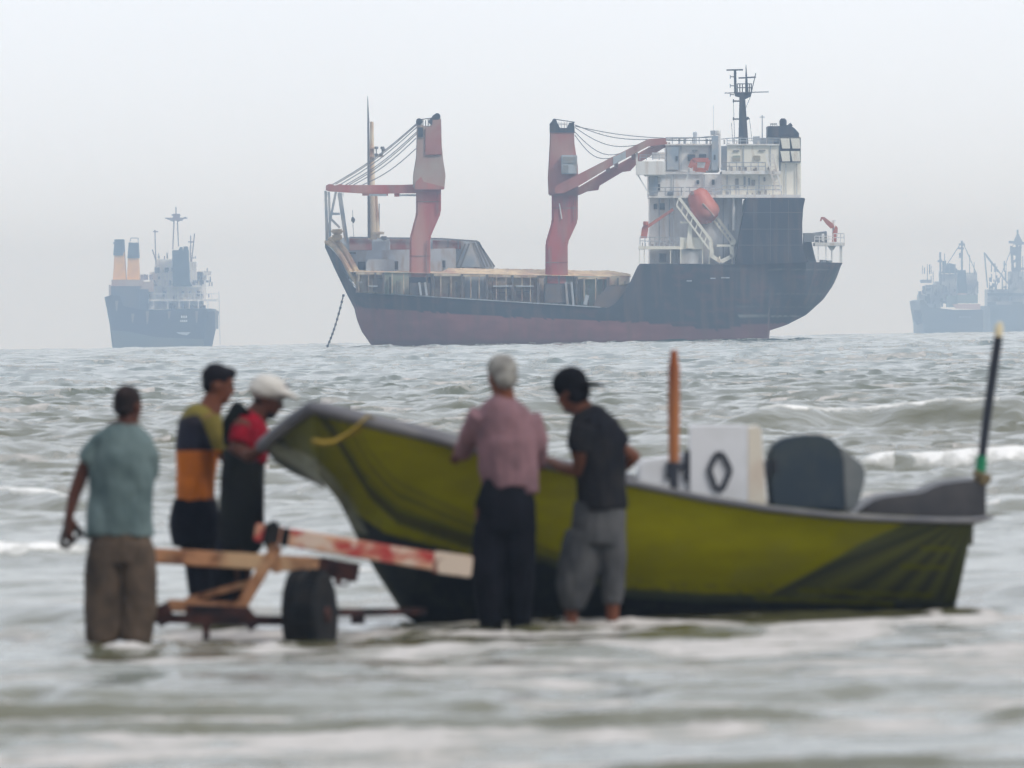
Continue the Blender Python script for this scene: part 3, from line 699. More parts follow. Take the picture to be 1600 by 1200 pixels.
def f(b):
    b.bx(998, 384.5, 1062, 389.5, 1100.9, 1104)
    for x in (998.5, 1006, 1047, 1063, 1097, 1108): b.bx(x, 389.5, x + 1.4, 413, 1101, 1101.3)
    b.bx(1062, 371, 1098, 389.7, 1101.2, 1103); b.prism([(1072, 388), (1076, 349), (1081, 349), (1082, 388)], 1100.9, 1101.2); b.bx(1063, 346, 1080, 349, 1100.9, 1101.4)
part('boat_deck', M['cream'], f, dh)
r_ = random.Random(21)
def f(b):
    for k in range(46):
        x = r_.uniform(1016, 1216); y, Yd_ = r_.choice(((225, 1103.3), (305, 1101.8), (267, 1102.3), (384.5, 1101.5)))
        if y > 380: x = r_.uniform(1003, 1058)
        if y in (267,): x = r_.uniform(1130, 1214)
        wd = r_.uniform(1, 4); h = r_.uniform(2, 8); b.bx(x, y - h, x + wd, y, Yd_, Yd_ + .6)
part('deck_locker', mat('locker_mixed', (.45, .44, .42), .6, col2=(.20, .13, .11), nscale=1.2, lo=.4, hi=.6, col3=(.7, .7, .7), n3=.7), f, dh)
def f(b):
    for x, y0, y1, Yd_ in ((1064, 228, 267, 1103.7), (1108, 229, 267, 1103.7), (1052, 273, 305, 1103.3), (1100, 273, 305, 1103.3), (1162, 228, 266, 1102.5), (1204, 228, 266, 1102.5), (1136, 274, 304, 1102.8), (1186, 274, 304, 1102.8), (1030, 311, 384, 1104.3), (1046, 311, 384, 1104.3), (1228, 256, 306, 1102.8), (1245, 256, 306, 1102.8), (1130, 312, 410, 1103.0), (1138, 350, 410, 1103.0)):
        b.beam(W(x, y0, Yd_), W(x, y1, Yd_), .05, .05)
part('drain_pipe', M['greyw'], f, dh)
# lifeboat ramp
def f(b):
    def truss(x0, y0, x1, y1, gx, gy, Y):
        b.beam(W(x0, y0, Y), W(x1, y1, Y), .12, .16); b.beam(W(x0 + gx, y0 + gy, Y), W(x1 + gx, y1 + gy, Y), .1, .1)
        for k in range(8):
            t = k / 7; b.beam(W(x0 + (x1 - x0) * t, y0 + (y1 - y0) * t, Y), W(x0 + (x1 - x0) * t + gx, y0 + (y1 - y0) * t + gy, Y), .07, .07)
    truss(1061, 309, 1112, 377, -4, 12, 1100.7)
    truss(1119, 338, 1149, 378, -3, 7, 1103)
    b.bx(1120, 382, 1148, 385.5, 1101, 1102)
    for p, q in (((1112, 388), (1112, 401)), ((1111, 399), (1126.5, 409)), ((1126.5, 409), (1144, 400)), ((1144, 402), (1143, 383)), ((1143, 384), (1148, 376)), ((1111, 378), (1111, 390))):
        b.beam(W(*p, 1100.8), W(*q, 1100.8), .22, .22)
    for x in (1108, 1124.5, 1144): b.beam(W(x, 400, 1101), W(x, 413, 1101), .07, .07)
rp = part('lifeboat_ramp', M['cream'], f)
def f(b):
    for p, q in (((1078, 262), (1083, 250)), ((1082, 250), (1107, 250)), ((1107, 250), (1103, 266)), ((1103, 266), (1086, 265)), ((1086, 254), (1086, 267))):
        b.beam(W(*p, 1100.6), W(*q, 1100.6), .22, .24)
part('davit_frame', M['orange'], f)
def f(b):
    b.prism([(1001, 372), (1003, 356), (1007, 350), (1012, 349), (1013, 356), (1011, 372)], 1101.5, 1102.5)
    b.beam(W(1012, 354, 1102), W(1052, 327, 1102), .13, .16); b.tube([W(1009, 352, 1101.4), W(1009, 346, 1101.4)], .3, 8)
part('provision_crane', M['orange'], f)
# lifeboat (a thing of its own)
lb = thing('lifeboat', W(1097, 345, 1101.8), 'faded orange enclosed lifeboat on the sloping ramp behind the white deckhouse', 'lifeboat')
def lifeb():
    b = MB(); a = W(1086, 297, 1101.8); c = W(1110, 347, 1101.8); pts = []; r = []
    prof = [(0, .55), (.06, .95), (.15, 1.2), (.3, 1.32), (.5, 1.5), (.68, 1.62), (.82, 1.5), (.93, 1.05), (1, .5)]
    for t, q in prof: pts.append(a.lerp(c, t)); r.append(q)
    b.tube(pts, r, 20); return b
lbh = obj('lifeboat_shell', lifeb(), M['orange'], lb, smooth=True)
b = MB(); b.bx(1079, 299, 1084, 304, 1100.3, 1100.9); b.bx(1104, 345, 1112, 348, 1100.6, 1101); obj('hatch', b, M['rust'], lb)
b = MB(); b.tube([W(1098, 318, 1100.15), W(1116, 338, 1100.5)], .12, 8); obj('rubbing_strake', b, M['beige'], lb)
# funnel
def f(b): b.bx(1220, 213, 1251.5, 307, 1103, 1109)
fu = part('funnel', M['cream'], f, bevel=.1)
def f(b): b.bx(1200, 213.5, 1221, 266, 1103.3, 1108.8)
part('funnel_casing', M['bluegrey'], f, fu)
def f(b): b.prism([(1199.5, 214), (1199.5, 197), (1218, 197), (1232, 195), (1236, 197), (1241, 200), (1248.5, 208), (1248.5, 214)], 1102.7, 1109.2)
part('funnel_cap', M['dark'], f, fu)
def f(b):
    b.tube([W(1223.5, 198, 1105), W(1223.5, 190, 1105)], [.38, .42], 12, dome=True); b.tube([W(1233, 197, 1105), W(1237, 194, 1105)], .22, 8); b.rail(1204, 197, 1214, 197, 4, 1104, 3)
part('exhaust_pipe', M['dark'], f, fu, smooth=True)
def f(b):
    for x in (1219.5, 1235.5):
        for y in (216, 236): b.prism([(x, y), (x + 14, y), (x + 15, y + 16), (x + 3, y + 16)], 1102.2, 1102.9)
lv = part('louvre_panel', M['cream'], f, fu)
def f(b):
    b.bx(1218.5, 215, 1251, 253.5, 1102.92, 1102.98)
part('louvre_frame', M['dark'], f, fu)
# main mast
def f(b):
    b.prism([(1154, 226), (1155.5, 152), (1148.5, 150), (1147.5, 144.5), (1174.5, 144.5), (1173, 151), (1164.5, 155), (1169.5, 226)], 1105, 1106)
    b.beam(W(1132, 145.5, 1105), W(1201, 143.5, 1105), .07, .05); b.beam(W(1135, 109.5, 1105), W(1161, 109, 1105), .12, .08)
    b.beam(W(1148.5, 110, 1105), W(1149, 146, 1105), .14, .14); b.tube([W(1167, 146, 1105), W(1166, 118, 1105), W(1165.6, 101, 1105)], [.2, .1, .03], 6)
    b.beam(W(1154, 122, 1105), W(1181, 120.5, 1105), .08, .08); b.beam(W(1174, 144, 1105), W(1181, 114, 1105), .05, .05)
    for x in (1152, 1156, 1160, 1171, 1174): b.beam(W(x, 131, 1105), W(x, 146, 1105), .06, .06)
    for y in (131, 137): b.beam(W(1152, y, 1105), W(1175, y, 1105), .05, .05)
    for y in (120, 134, 148): b.beam(W(1141, y, 1105), W(1147, y, 1105), .05, .05); b.bx(1140.5, y - 3, 1141.5, y + 3, 1104.9, 1105.1)
    b.beam(W(1155, 158, 1105), W(1145, 158, 1105), .08, .08); b.beam(W(1155, 186, 1105), W(1145, 186, 1105), .08, .08); b.beam(W(1166, 186, 1105), W(1170, 184, 1105), .1, .15)
    for x0, y0, x1, y1 in ((1146, 158, 1148, 226), (1173, 150, 1164, 172), (1143, 192, 1145, 224), (1171, 184, 1175, 220)): b.tube([W(x0, y0, 1105), W(x1, y1, 1105)], .025, 4)
    b.bx(1145, 155, 1147, 160, 1104.8, 1105.2); b.bx(1145, 183, 1147, 188, 1104.8, 1105.2)
part('radar_mast', M['dark'], f)
def f(b):
    b.beam(W(1191, 180, 1106), W(1191, 224, 1106), .06, .06); b.beam(W(1187, 183, 1106), W(1195, 183, 1106), .05, .05); b.bx(1177, 213, 1187, 226, 1105, 1107); b.bx(1188, 216, 1197, 226, 1105, 1107)
    b.tube([W(1086, 210, 1106), W(1086, 226, 1106)], .22, 8); b.ball(W(1086, 209, 1106), .25); b.tube([W(1115, 165, 1106), W(1115, 212, 1106)], .02, 4)
    for x in (1060, 1068, 1103): b.bx(x, 217, x + 3, 226, 1104, 1105)
    b.tube([W(1117, 211, 1103.7), W(1117, 204, 1103.7)], .5, 8)
part('antenna', M['greyw'], f)
# stern mooring deck
def f(b):
    b.bx(1273, 379, 1320, 384, 1104, 1110); b.bx(1290, 384, 1291.2, 410, 1104.3, 1104.6); b.bx(1299, 384, 1300.5, 410, 1105, 1105.3); b.bx(1312, 384, 1316, 410, 1104.3, 1104.6)
    b.bx(1278, 384, 1279, 409, 1104.3, 1104.6); b.prism([(1293, 384), (1307, 384), (1302, 391), (1298, 391)], 1104.6, 1105.6)
    b.rail(1302, 379, 1319, 379, 14, 1104.3, 3, .05); b.rail(1273, 379, 1302, 379, 10, 1104.3, 4, .04)
part('mooring_deck', M['white'], f)
def f(b):
    b.tube([W(1272, 371, 1106), W(1292, 370, 1106)], [.55, .65], 12); b.bx(1256, 364, 1272, 378, 1105, 1108); b.prism([(1255, 411), (1255, 372), (1268, 378), (1272, 396), (1276, 411)], 1107, 1108)
    b.tube([W(1286, 410, 1104.5), W(1286, 406, 1104.5)], .4, 8); b.tube([W(1295, 410, 1104.5), W(1295, 407, 1104.5)], .4, 8)
part('mooring_winch', M['shade'], f, smooth=True)
def f(b):
    b.prism([(1300, 378), (1301, 364), (1306, 352), (1309, 356), (1308, 378)], 1104.8, 1105.6); b.prism([(1281, 345), (1283, 339), (1288, 339), (1301, 349), (1304, 355), (1298, 357), (1291, 350), (1285, 342), (1283, 346)], 1104.9, 1105.5)
part('stern_crane', M['orange'], f)
def f(b): b.beam(W(1302, 345, 1105.2), W(1302, 378, 1105.2), .12, .12); b.beam(W(1299, 345, 1105.2), W(1306, 345, 1105.2), .05, .05); b.bx(1284, 365, 1288, 377, 1104.5, 1105)
part('crane_post', M['white'], f)
def f(b):
    for x0, x1, y in ((1073, 1081, 438), (1110, 1118, 434), (1127, 1140, 433)): b.bx(x0, y, x1, y + 1.8, 1099.75, 1100.3)
part('name_plate', M['greyw'], f)
# anchor chain
a = W(537, 460, 1107); c = W(510, 545, 1105); b = MB()
for k in range(22):
    p = a.lerp(c, k / 22) - Vector((0, 0, math.sin(k / 22 * math.pi) * .5)); q = a.lerp(c, (k + .8) / 22) - Vector((0, 0, math.sin((k + .8) / 22 * math.pi) * .5))
    b.beam(p, q, .05 + .08 * (k % 2), .13 - .06 * (k % 2))
obj('anchor_chain', b, M['dark'], ship)

# ================================================================ DISTANT SHIPS
YL = 2850.0
l = thing('tanker', (W(245, 545, YL).x, YL + 20, sea_z(YL)), 'hazy blue hulled ship seen end on, with two yellow funnels side by side', 'ship', 'ships at anchor on the horizon')
def lp(name, m, fn, parent=l, **kw):
    b = MB(); fn(b); return (pieces if name in SPLIT else obj)(name, b, m, parent, **kw)
def hull_end(outl, col_fn, Y0, Y1, parent, tuck):
    """hull seen end on: outline near face swelling towards the far end"""
    b = MB(); n = len(outl); vs = []
    cx = sum(p[0] for p in outl) / n
    for s, Y in ((.93, Y0), (1.0, Y0 + tuck), (1.0, Y1)):
        for x, y in outl: p = W(cx + (x - cx) * s, y, Y0); vs.append(Vector((p.x, Y, p.z)))
    fs = [list(range(n)), list(range(3 * n - 1, 2 * n - 1, -1))]
    for k in range(2):
        for i in range(n): fs.append([k * n + i, k * n + (i + 1) % n, (k + 1) * n + (i + 1) % n, (k + 1) * n + i])
    b.add(vs, fs); return b
b = hull_end([(160, 464), (170, 461), (184, 462), (190, 478), (222, 484), (325, 482), (333, 487), (322, 541), (320, 570), (177, 570), (172, 540), (168, 505)], None, YL, YL + 60, l, 14)
lh = obj('hull', b, mat('tanker_hull', (.008, .02, .06), .7, spec=.1, col2=(.02, .03, .05), nscale=.05), l)
lp('boot_topping', mat('tanker_boot', (.07, .10, .11), .6, col2=(.10, .11, .10), nscale=.1), lambda b: b.prism([(174, 516), (200, 518), (245, 527), (318, 530), (317, 560), (181, 560)], YL - .3, YL + 2), lh)
lp('hull_patch', mat('tanker_light', (.45, .5, .55), .6), lambda b: b.prism([(275, 519), (298, 519), (292, 524), (280, 522)], YL - .35, YL + 1), lh)
lp('name_lettering', M['white'], lambda b: [b.bx(x, y, x + 1.8, y + h, YL - .5, YL) for x, y, h in ((283, 493, 4), (286.5, 493, 4), (290, 493, 4), (281.5, 500, 3), (284.5, 500, 3), (287.5, 500, 3), (290.5, 500, 3))], lh)
lp('afterdeck_house', mat('tanker_house_dark', (.04, .07, .12), .6, col2=(.09, .08, .08), nscale=.08), lambda b: (b.bx(170, 447, 218, 486, YL + 4, YL + 18), b.bx(192, 452, 232, 484, YL + 5, YL + 19)))
lp('casing', M['beige'], lambda b: (b.bx(174, 437, 222, 447, YL + 4, YL + 17), b.bx(216, 440, 240, 456, YL + 6, YL + 17), b.bx(170, 445, 173, 462, YL + 3, YL + 4)))
for (pts, tp) in (([(176, 440), (179, 393), (194, 393), (197, 440)], [(177, 399), (179, 374), (193, 374), (194, 393), (192, 399)]), ([(198, 441), (200, 399), (216, 399), (218, 441)], [(199, 403), (201, 379), (215.5, 379), (217, 403)])):
    fn_ = lp('funnel', M['yellow'], lambda b: b.prism(pts, YL + 6, YL + 13)); lp('funnel_top', M['navy'], lambda b: b.prism(tp, YL + 5.6, YL + 13.4), fn_)
lp('funnel_frame', M['steel'], lambda b: (b.beam(W(204, 372, YL + 8), W(216, 372, YL + 8), .12, .12), b.beam(W(204, 372, YL + 8), W(203, 379, YL + 8), .1, .1), b.beam(W(216, 372, YL + 8), W(216, 379, YL + 8), .1, .1), b.beam(W(177, 380, YL + 8), W(179, 380, YL + 8), .5, .3)))
lp('stack', M['navy'], lambda b: (b.prism([(270, 447), (269, 391), (294, 391), (296, 440), (300, 447)], YL + 5, YL + 12), b.prism([(279, 391), (281, 386), (285, 386), (285, 391)], YL + 6, YL + 10), b.prism([(286, 391), (287, 385), (293, 385), (294, 391)], YL + 6, YL + 10)))
lhouse = lp('deckhouse', M['white'], lambda b: (b.bx(244, 405, 270, 447, YL + 14, YL + 26), b.bx(295, 409, 307, 440, YL + 14, YL + 26), b.bx(234, 425, 316, 448, YL + 15, YL + 26), b.bx(234, 447, 316, 483, YL + 12, YL + 26), b.bx(213, 467.5, 338, 470.5, YL + 8, YL + 26), b.bx(252, 446, 314, 449, YL + 10, YL + 26), b.bx(220, 470, 240, 485, YL + 9, YL + 20), b.bx(318, 424, 330, 430, YL + 14, YL + 20), b.bx(308, 424, 322, 468, YL + 15, YL + 26)))
def f(b):
    r = random.Random(4)
    for k in range(34):
        x = r.uniform(238, 328); y = r.choice([418, 432, 438, 455, 459, 474, 477]); wd = r.uniform(1.5, 6); h = r.uniform(3, 9)
        if y > 470: h = 8
        b.bx(x, y, min(x + wd, 332), y + h, YL + 11, YL + 12)
lp('doorway', mat('tanker_shade', (.13, .14, .2), .7), f, lhouse)
def f(b):
    b.beam(W(232, 459, YL + 8), W(340, 459, YL + 8), .1, .1)
    for x in np.arange(232, 340, 9): b.beam(W(x, 459, YL + 8), W(x, 468, YL + 8), .08, .08)
lp('railing', M['white'], f, lhouse)
lp('deck_post', M['white'], lambda b: [b.beam(W(x, 470, YL + 8), W(x, 483, YL + 8), .15, .15) for x in (240, 262, 280, 296, 310, 325)], lhouse)
def f(b):
    for x0, y0, x1, y1 in ((275, 323, 275, 345), (258, 341, 293, 341), (272, 343, 270, 390), (277, 343, 279, 385), (260, 341, 272, 346), (291, 339, 278, 346), (242, 359, 244, 425), (239, 362, 247, 362), (238, 390, 248, 420), (298, 368, 298, 412), (294, 378, 302, 378), (304, 365, 299, 412), (268, 336, 282, 336), (226, 428, 226, 438), (257, 400, 257, 406)):
        b.beam(W(x0, y0, YL + 16), W(x1, y1, YL + 16), .17, .17)
    b.bx(270, 334, 281, 344, YL + 15.5, YL + 16.5); b.bx(266, 342, 285, 345, YL + 15, YL + 17)
    for x in (222, 229, 236): b.tube([W(x, 429, YL + 9), W(x, 437, YL + 9)], .5, 8)
lp('mast', mat('tanker_mast', (.2, .15, .17), .6), f)
def f(b):
    r = random.Random(14)
    for k in range(60):
        x = r.uniform(236, 330); y = r.choice([404, 425, 447, 467]); 
        if y == 404: x = r.uniform(245, 306)
        h = r.uniform(2, 10) if k % 3 else r.uniform(8, 20); wd = r.uniform(.5, 2.5) if k % 3 else .5
        b.bx(x, y - h, x + wd, y, YL + 11, YL + 12.5)
lp('deck_fitting', mat('tanker_fitting', (.35, .33, .33), .6, col2=(.7, .68, .62), nscale=.3), f, lhouse)
lp('rust_stain', mat('tanker_stain', (.20, .17, .15), .8), lambda b: [b.prism([(x, y), (x + 5, y), (x + 3, y + h), (x + 1, y + h)], YL - .25, YL + 1) for x, y, h in ((180, 470, 16), (205, 490, 14), (228, 486, 20), (262, 486, 12), (305, 486, 18))], lh)
lp('boarding_ladder', M['shade'], lambda b: (b.bx(336, 485, 341, 514, YL + 4, YL + 6), b.beam(W(333, 484, YL + 5), W(338, 484, YL + 5), .15, .15), b.beam(W(342, 455, YL + 5), W(344, 540, YL + 5), .06, .06)))

YR = 3900.0
GREYB = mat('far_ship_hull', (.045, .07, .09), .6, col2=(.08, .09, .1), nscale=.05)
FARW = mat('far_ship_white', (.55, .55, .53), .6, col2=(.25, .25, .27), nscale=.12, lo=.4, hi=.6)
FARP = mat('far_ship_pink', (.6, .4, .36), .6)
r1 = thing('coaster', (W(1490, 518, YR).x, YR + 25, sea_z(YR)), 'faint grey ship with dark funnel and thin masts, round fender on its left end', 'ship', 'ships at anchor on the horizon')
def rp_(name, m, fn, parent, **kw):
    b = MB(); fn(b); return (pieces if name in SPLIT else obj)(name, b, m, parent, **kw)
b = hull_end([(1436, 484), (1434, 470), (1440, 468), (1450, 480), (1490, 484), (1540, 484), (1541, 520), (1540, 560), (1441, 560), (1440, 506)], None, YR, YR + 80, r1, 20)
obj('hull', b, GREYB, r1)
rp_('fender', M['dark'], lambda b: b.tube([W(1434, 485, YR + 3), W(1433, 496, YR + 3), W(1437, 506, YR + 3)], [1.4, 1.9, 1.0], 12), r1, smooth=True)
rh = rp_('deckhouse', FARW, lambda b: (b.bx(1436, 460, 1470, 486, YR + 20, YR + 40), b.bx(1439, 437, 1456, 442, YR + 20, YR + 30), b.bx(1447, 445, 1464, 462, YR + 21, YR + 34), b.bx(1470, 428, 1496, 470, YR + 24, YR + 40), b.bx(1510, 426, 1527, 445, YR + 26, YR + 40), b.bx(1462, 440, 1528, 472, YR + 28, YR + 44), b.bx(1436, 455, 1440, 462, YR + 20, YR + 30)), r1)
def f(b):
    r = random.Random(8)
    for k in range(26):
        x = r.uniform(1440, 1526); y = r.uniform(442, 476); b.bx(x, y, x + r.uniform(2, 7), y + r.uniform(3, 9), YR + 18, YR + 20)
rp_('doorway', GREYB, f, rh)
rp_('funnel', M['navy'], lambda b: (b.prism([(1496, 458), (1497, 422), (1509, 422), (1511, 458)], YR + 10, YR + 18), b.prism([(1473, 427), (1473, 408), (1478, 407), (1479, 414), (1484, 411), (1491, 413), (1493, 418), (1497, 422), (1497, 427)], YR + 22, YR + 28)), r1)
rp_('mast', M['steel'], lambda b: [b.beam(W(x0, y0, YR + 24), W(x1, y1, YR + 24), .4, .4) for x0, y0, x1, y1 in ((1503, 376, 1503, 424), (1498, 382, 1508, 382), (1497, 388, 1506, 388), (1469, 394, 1470, 445), (1465, 408, 1472, 408), (1472, 445, 1484, 460), (1528, 440, 1517, 460), (1500, 395, 1500, 403))], r1)
rp_('stern_boat', FARP, lambda b: (b.prism([(1488, 475), (1532, 475), (1532, 484), (1494, 482)], YR - 4, YR + 2), b.bx(1496, 458.5, 1510, 460, YR + 9, YR + 12)), r1)
rp_('deck_gear', mat('far_green', (.16, .22, .2), .7), lambda b: (b.bx(1496, 461, 1528, 474, YR + 8, YR + 20), b.bx(1480, 462, 1496, 480, YR + 10, YR + 20)), r1)
rp_('name_lettering', FARW, lambda b: [b.bx(x, 494, x + 3, 497, YR - .6, YR) for x in (1499, 1504, 1509, 1514)], r1)
r2 = thing('workboat', (W(1585, 518, YR + 200).x, YR + 220, sea_z(YR + 200)), 'faint grey ship with tall lattice mast and thin derrick, at the photo\'s right edge', 'ship', 'ships at anchor on the horizon')
YQ = YR + 200
b = hull_end([(1543, 486), (1542, 478), (1620, 474), (1660, 480), (1655, 520), (1650, 560), (1546, 560)], None, YQ, YQ + 80, r2, 20)
obj('hull', b, GREYB, r2)
rp_('deckhouse', FARW, lambda b: (b.bx(1543, 452, 1600, 482, YQ + 15, YQ + 40), b.bx(1578, 424, 1600, 455, YQ + 18, YQ + 36), b.bx(1600, 440, 1650, 480, YQ + 18, YQ + 40)), r2)
def f(b):
    r = random.Random(9)
    b.bx(1543, 458, 1600, 462, YQ + 13, YQ + 15); b.bx(1543, 472, 1598, 482, YQ + 12, YQ + 15)
    for k in range(20):
        x = r.uniform(1545, 1600); y = r.uniform(430, 474); b.bx(x, y, x + r.uniform(2, 6), y + r.uniform(2, 7), YQ + 12, YQ + 15)
rp_('cargo_gear', GREYB, f, r2)
rp_('lifeboat_cover', FARW, lambda b: b.bx(1557, 471, 1582, 476, YQ + 9, YQ + 12), r2)
def f(b):
    b.beam(W(1590, 359, YQ + 20), W(1590, 372, YQ + 20), .4, .4); b.prism([(1589, 366), (1592, 366), (1598, 378), (1596, 384), (1585, 382), (1585, 374)], YQ + 19, YQ + 21)
    for x0, y0, x1, y1 in ((1576, 378, 1600, 380), (1580, 384, 1586, 470), (1594, 384, 1592, 470), (1580, 395, 1594, 400), (1582, 410, 1593, 404), (1583, 420, 1593, 428), (1589, 380, 1589, 470), (1579, 388, 1596, 388), (1580, 420, 1600, 420)):
        b.beam(W(x0, y0, YQ + 20), W(x1, y1, YQ + 20), .55, .55)
    b.bx(1579, 386, 1593, 398, YQ + 20.2, YQ + 21)
rp_('lattice_mast', M['steel'], f, r2)
rp_('derrick', M['steel'], lambda b: [b.beam(W(x0, y0, YQ + 20), W(x1, y1, YQ + 20), .28, .28) for x0, y0, x1, y1 in ((1538, 394, 1543, 450), (1539, 396, 1582, 452), (1541, 400, 1560, 425))], r2)
def f(b):
    r = random.Random(31)
    for k in range(40):
        x = r.uniform(1440, 1528); y = r.choice([428, 440, 458, 470]); h = r.uniform(3, 16); b.bx(x, y - h, x + r.uniform(.6, 2), y, YR + 17, YR + 18)
    for x0, y0, x1, y1 in ((1476, 396, 1476, 430), (1515, 398, 1515, 428), (1449, 418, 1449, 440), (1458, 424, 1458, 446), (1522, 410, 1522, 430), (1504, 376, 1470, 428), (1504, 378, 1526, 428)): b.beam(W(x0, y0, YR + 17), W(x1, y1, YR + 17), .16, .16)
rp_('deck_fitting', M['steel'], f, r1)
def f(b):
    r = random.Random(37)
    for k in range(34):
        x = r.uniform(1545, 1600); y = r.choice([425, 440, 452]); h = r.uniform(3, 18); b.bx(x, y - h, x + r.uniform(.6, 2), y, YQ + 11, YQ + 12)
    for x0, y0, x1, y1 in ((1556, 420, 1556, 452), (1566, 428, 1566, 452), (1572, 410, 1572, 452), (1590, 365, 1556, 450), (1598, 400, 1598, 430)): b.beam(W(x0, y0, YQ + 11), W(x1, y1, YQ + 11), .16, .16)
rp_('deck_fitting', M['steel'], f, r2)

# ================================================================ FISHING BOAT
def PX(p):
    d = Vector(p) - CAM; z = d.dot(fwd); return 800 + F * d.dot(right) / z, 600 - F * d.dot(up) / z
M['boat'] = mat('boat_livery', (0, 0, 0), .38, attr='paint', col2=(.12, .12, .09), nscale=2.2, lo=.52, hi=.78, mixmax=.25, spec=.06)
M['gun'] = mat('gunwale_grey', (.12, .12, .135), .7, spec=.15, col2=(.19, .185, .19), nscale=3, lo=.45, hi=.7)
M['boatin'] = mat('boat_inside_grey', (.13, .135, .14), .6, col2=(.2, .19, .17), nscale=3)
M['cons'] = mat('console_white', (.72, .73, .76), .4, col2=(.55, .55, .55), nscale=3, lo=.5, hi=.75, mixmax=.6)
M['conscream'] = mat('console_cream', (.70, .64, .54), .5, col2=(.55, .42, .34), nscale=5, lo=.5, hi=.75, mixmax=.7)
M['letter'] = mat('letter_paint', (.03, .035, .05), .6)
M['cowl'] = mat('engine_cowl', (.045, .062, .082), .75, spec=.1, col2=(.07, .085, .09), nscale=4, lo=.45, hi=.7)
M['cowl2'] = mat('engine_cowl_pale', (.14, .16, .17), .5, col2=(.22, .23, .23), nscale=4)
ST = [ # gunwale px,py ; keel px,py ; far bulge px,py
 (410, 690, 424, 698, 412, 702), (428, 674, 446, 705, 426, 724), (456, 651, 470, 718, 456, 744), (487, 630, 498, 748, 492, 761),
 (530, 641, 525, 787, 527, 790), (600, 659, 548, 838, 550, 842), (660, 674, 580, 898, 583, 902), (720, 690, 628, 972, 632, 978),
 (785, 706, 690, 1012, 694, 1012), (860, 722, 790, 1015, 794, 1015), (990, 750, 950, 1018, 954, 1018), (1100, 773, 1085, 1020, 1088, 1020),
 (1200, 789, 1195, 1020, 1198, 1020), (1300, 800, 1298, 1015, 1300, 1015), (1400, 806, 1395, 1010, 1397, 1010), (1470, 808, 1450, 1008, 1452, 1008), (1522, 808, 1490, 1005, 1492, 1005)]
def Yg(px): return 59.1 + (px - 487) * .0018 if px > 487 else 59.1 + (487 - px) * .0075
bt = thing('fishing_boat', (W(960, 970, 60).x, 60.4, -.1), 'olive green fibreglass fishing boat with raised grey edged bow, dark bottom and white console', 'boat')
NS = 330; NVr = 80
sta = np.array(ST, float); u = np.linspace(0, len(ST) - 1, NS); ui = np.arange(len(ST))
def crs(k):
    # smooth interpolation of the stations
    y = sta[:, k]; r = np.interp(u, ui, y)
    ker = np.array([1, 2, 3, 2, 1.]) / 9; rp2 = np.convolve(np.pad(r, 2, mode='edge'), ker, 'valid'); rp2[0], rp2[-1] = r[0], r[-1]; return rp2
S = [crs(k) for k in range(6)]
def v3(px, py, Yref, Y): p = W(px, py, Yref); return Vector((p.x, Y, p.z))
NF = 14
def far_gun(i):
    gx, gy = S[0][i], S[1][i]; yg = Yg(gx); wd = 1.6 * min(1, .06 + max(0, (gx - 410) / 260) ** .6)
    return v3(gx, gy + (8 if gx < 500 else 6), yg, yg + wd * (1 if gx < 487 else 1) + .1)
def boat_hull():
    vs = []; px = []; n = NVr + 1 + NF
    for i in range(NS):
        gx, gy, kx, ky, bx_, by_ = (S[k][i] for k in range(6))
        yg = Yg(gx); yk = yg + .15 + .65 * min(1, max(0, (gx - 410) / 220)) + .45 * float(np.interp(gx, [480, 560, 760, 1050], [0, 1, 1, 0]))
        for k in range(NVr + 1):
            v = k / NVr; x = gx + (kx - gx) * v; y = gy + (ky - gy) * v
            fl = math.sin(v * math.pi) * (6 if gx > 560 else 3)
            Y = yg + (yk - yg) * (v ** 1.5)
            p = W(x, y + 0 * fl, yg); vs.append(Vector((p.x, Y, p.z))); px.append((x, y))
        S0 = vs[-1]; Gf = far_gun(i); B0 = v3(bx_, by_, yg, (yk + Gf.y) / 2 + .12)
        for k in range(1, NF + 1):
            t = k / NF; q = S0 * (1 - t) ** 2 + B0 * (2 * t * (1 - t)) * 1.0 + Gf * t * t
            if gx < 500: q = (S0.lerp(B0, t * 2) if t < .5 else B0.lerp(Gf, (t - .5) * 2))
            vs.append(q); px.append((-1 - t if gx < 560 else -3, PX(q)[1]))
    fs = []
    for i in range(NS - 1):
        for k in range(n - 1): fs.append([i * n + k, i * n + k + 1, (i + 1) * n + k + 1, (i + 1) * n + k])
    fs.append([(NS - 1) * n + k for k in range(n)])
    b = MB(); b.add(vs, fs); return b, np.array(px)
b, bp = boat_hull(); bh = obj('hull', b, M['boat'], bt, smooth='all')
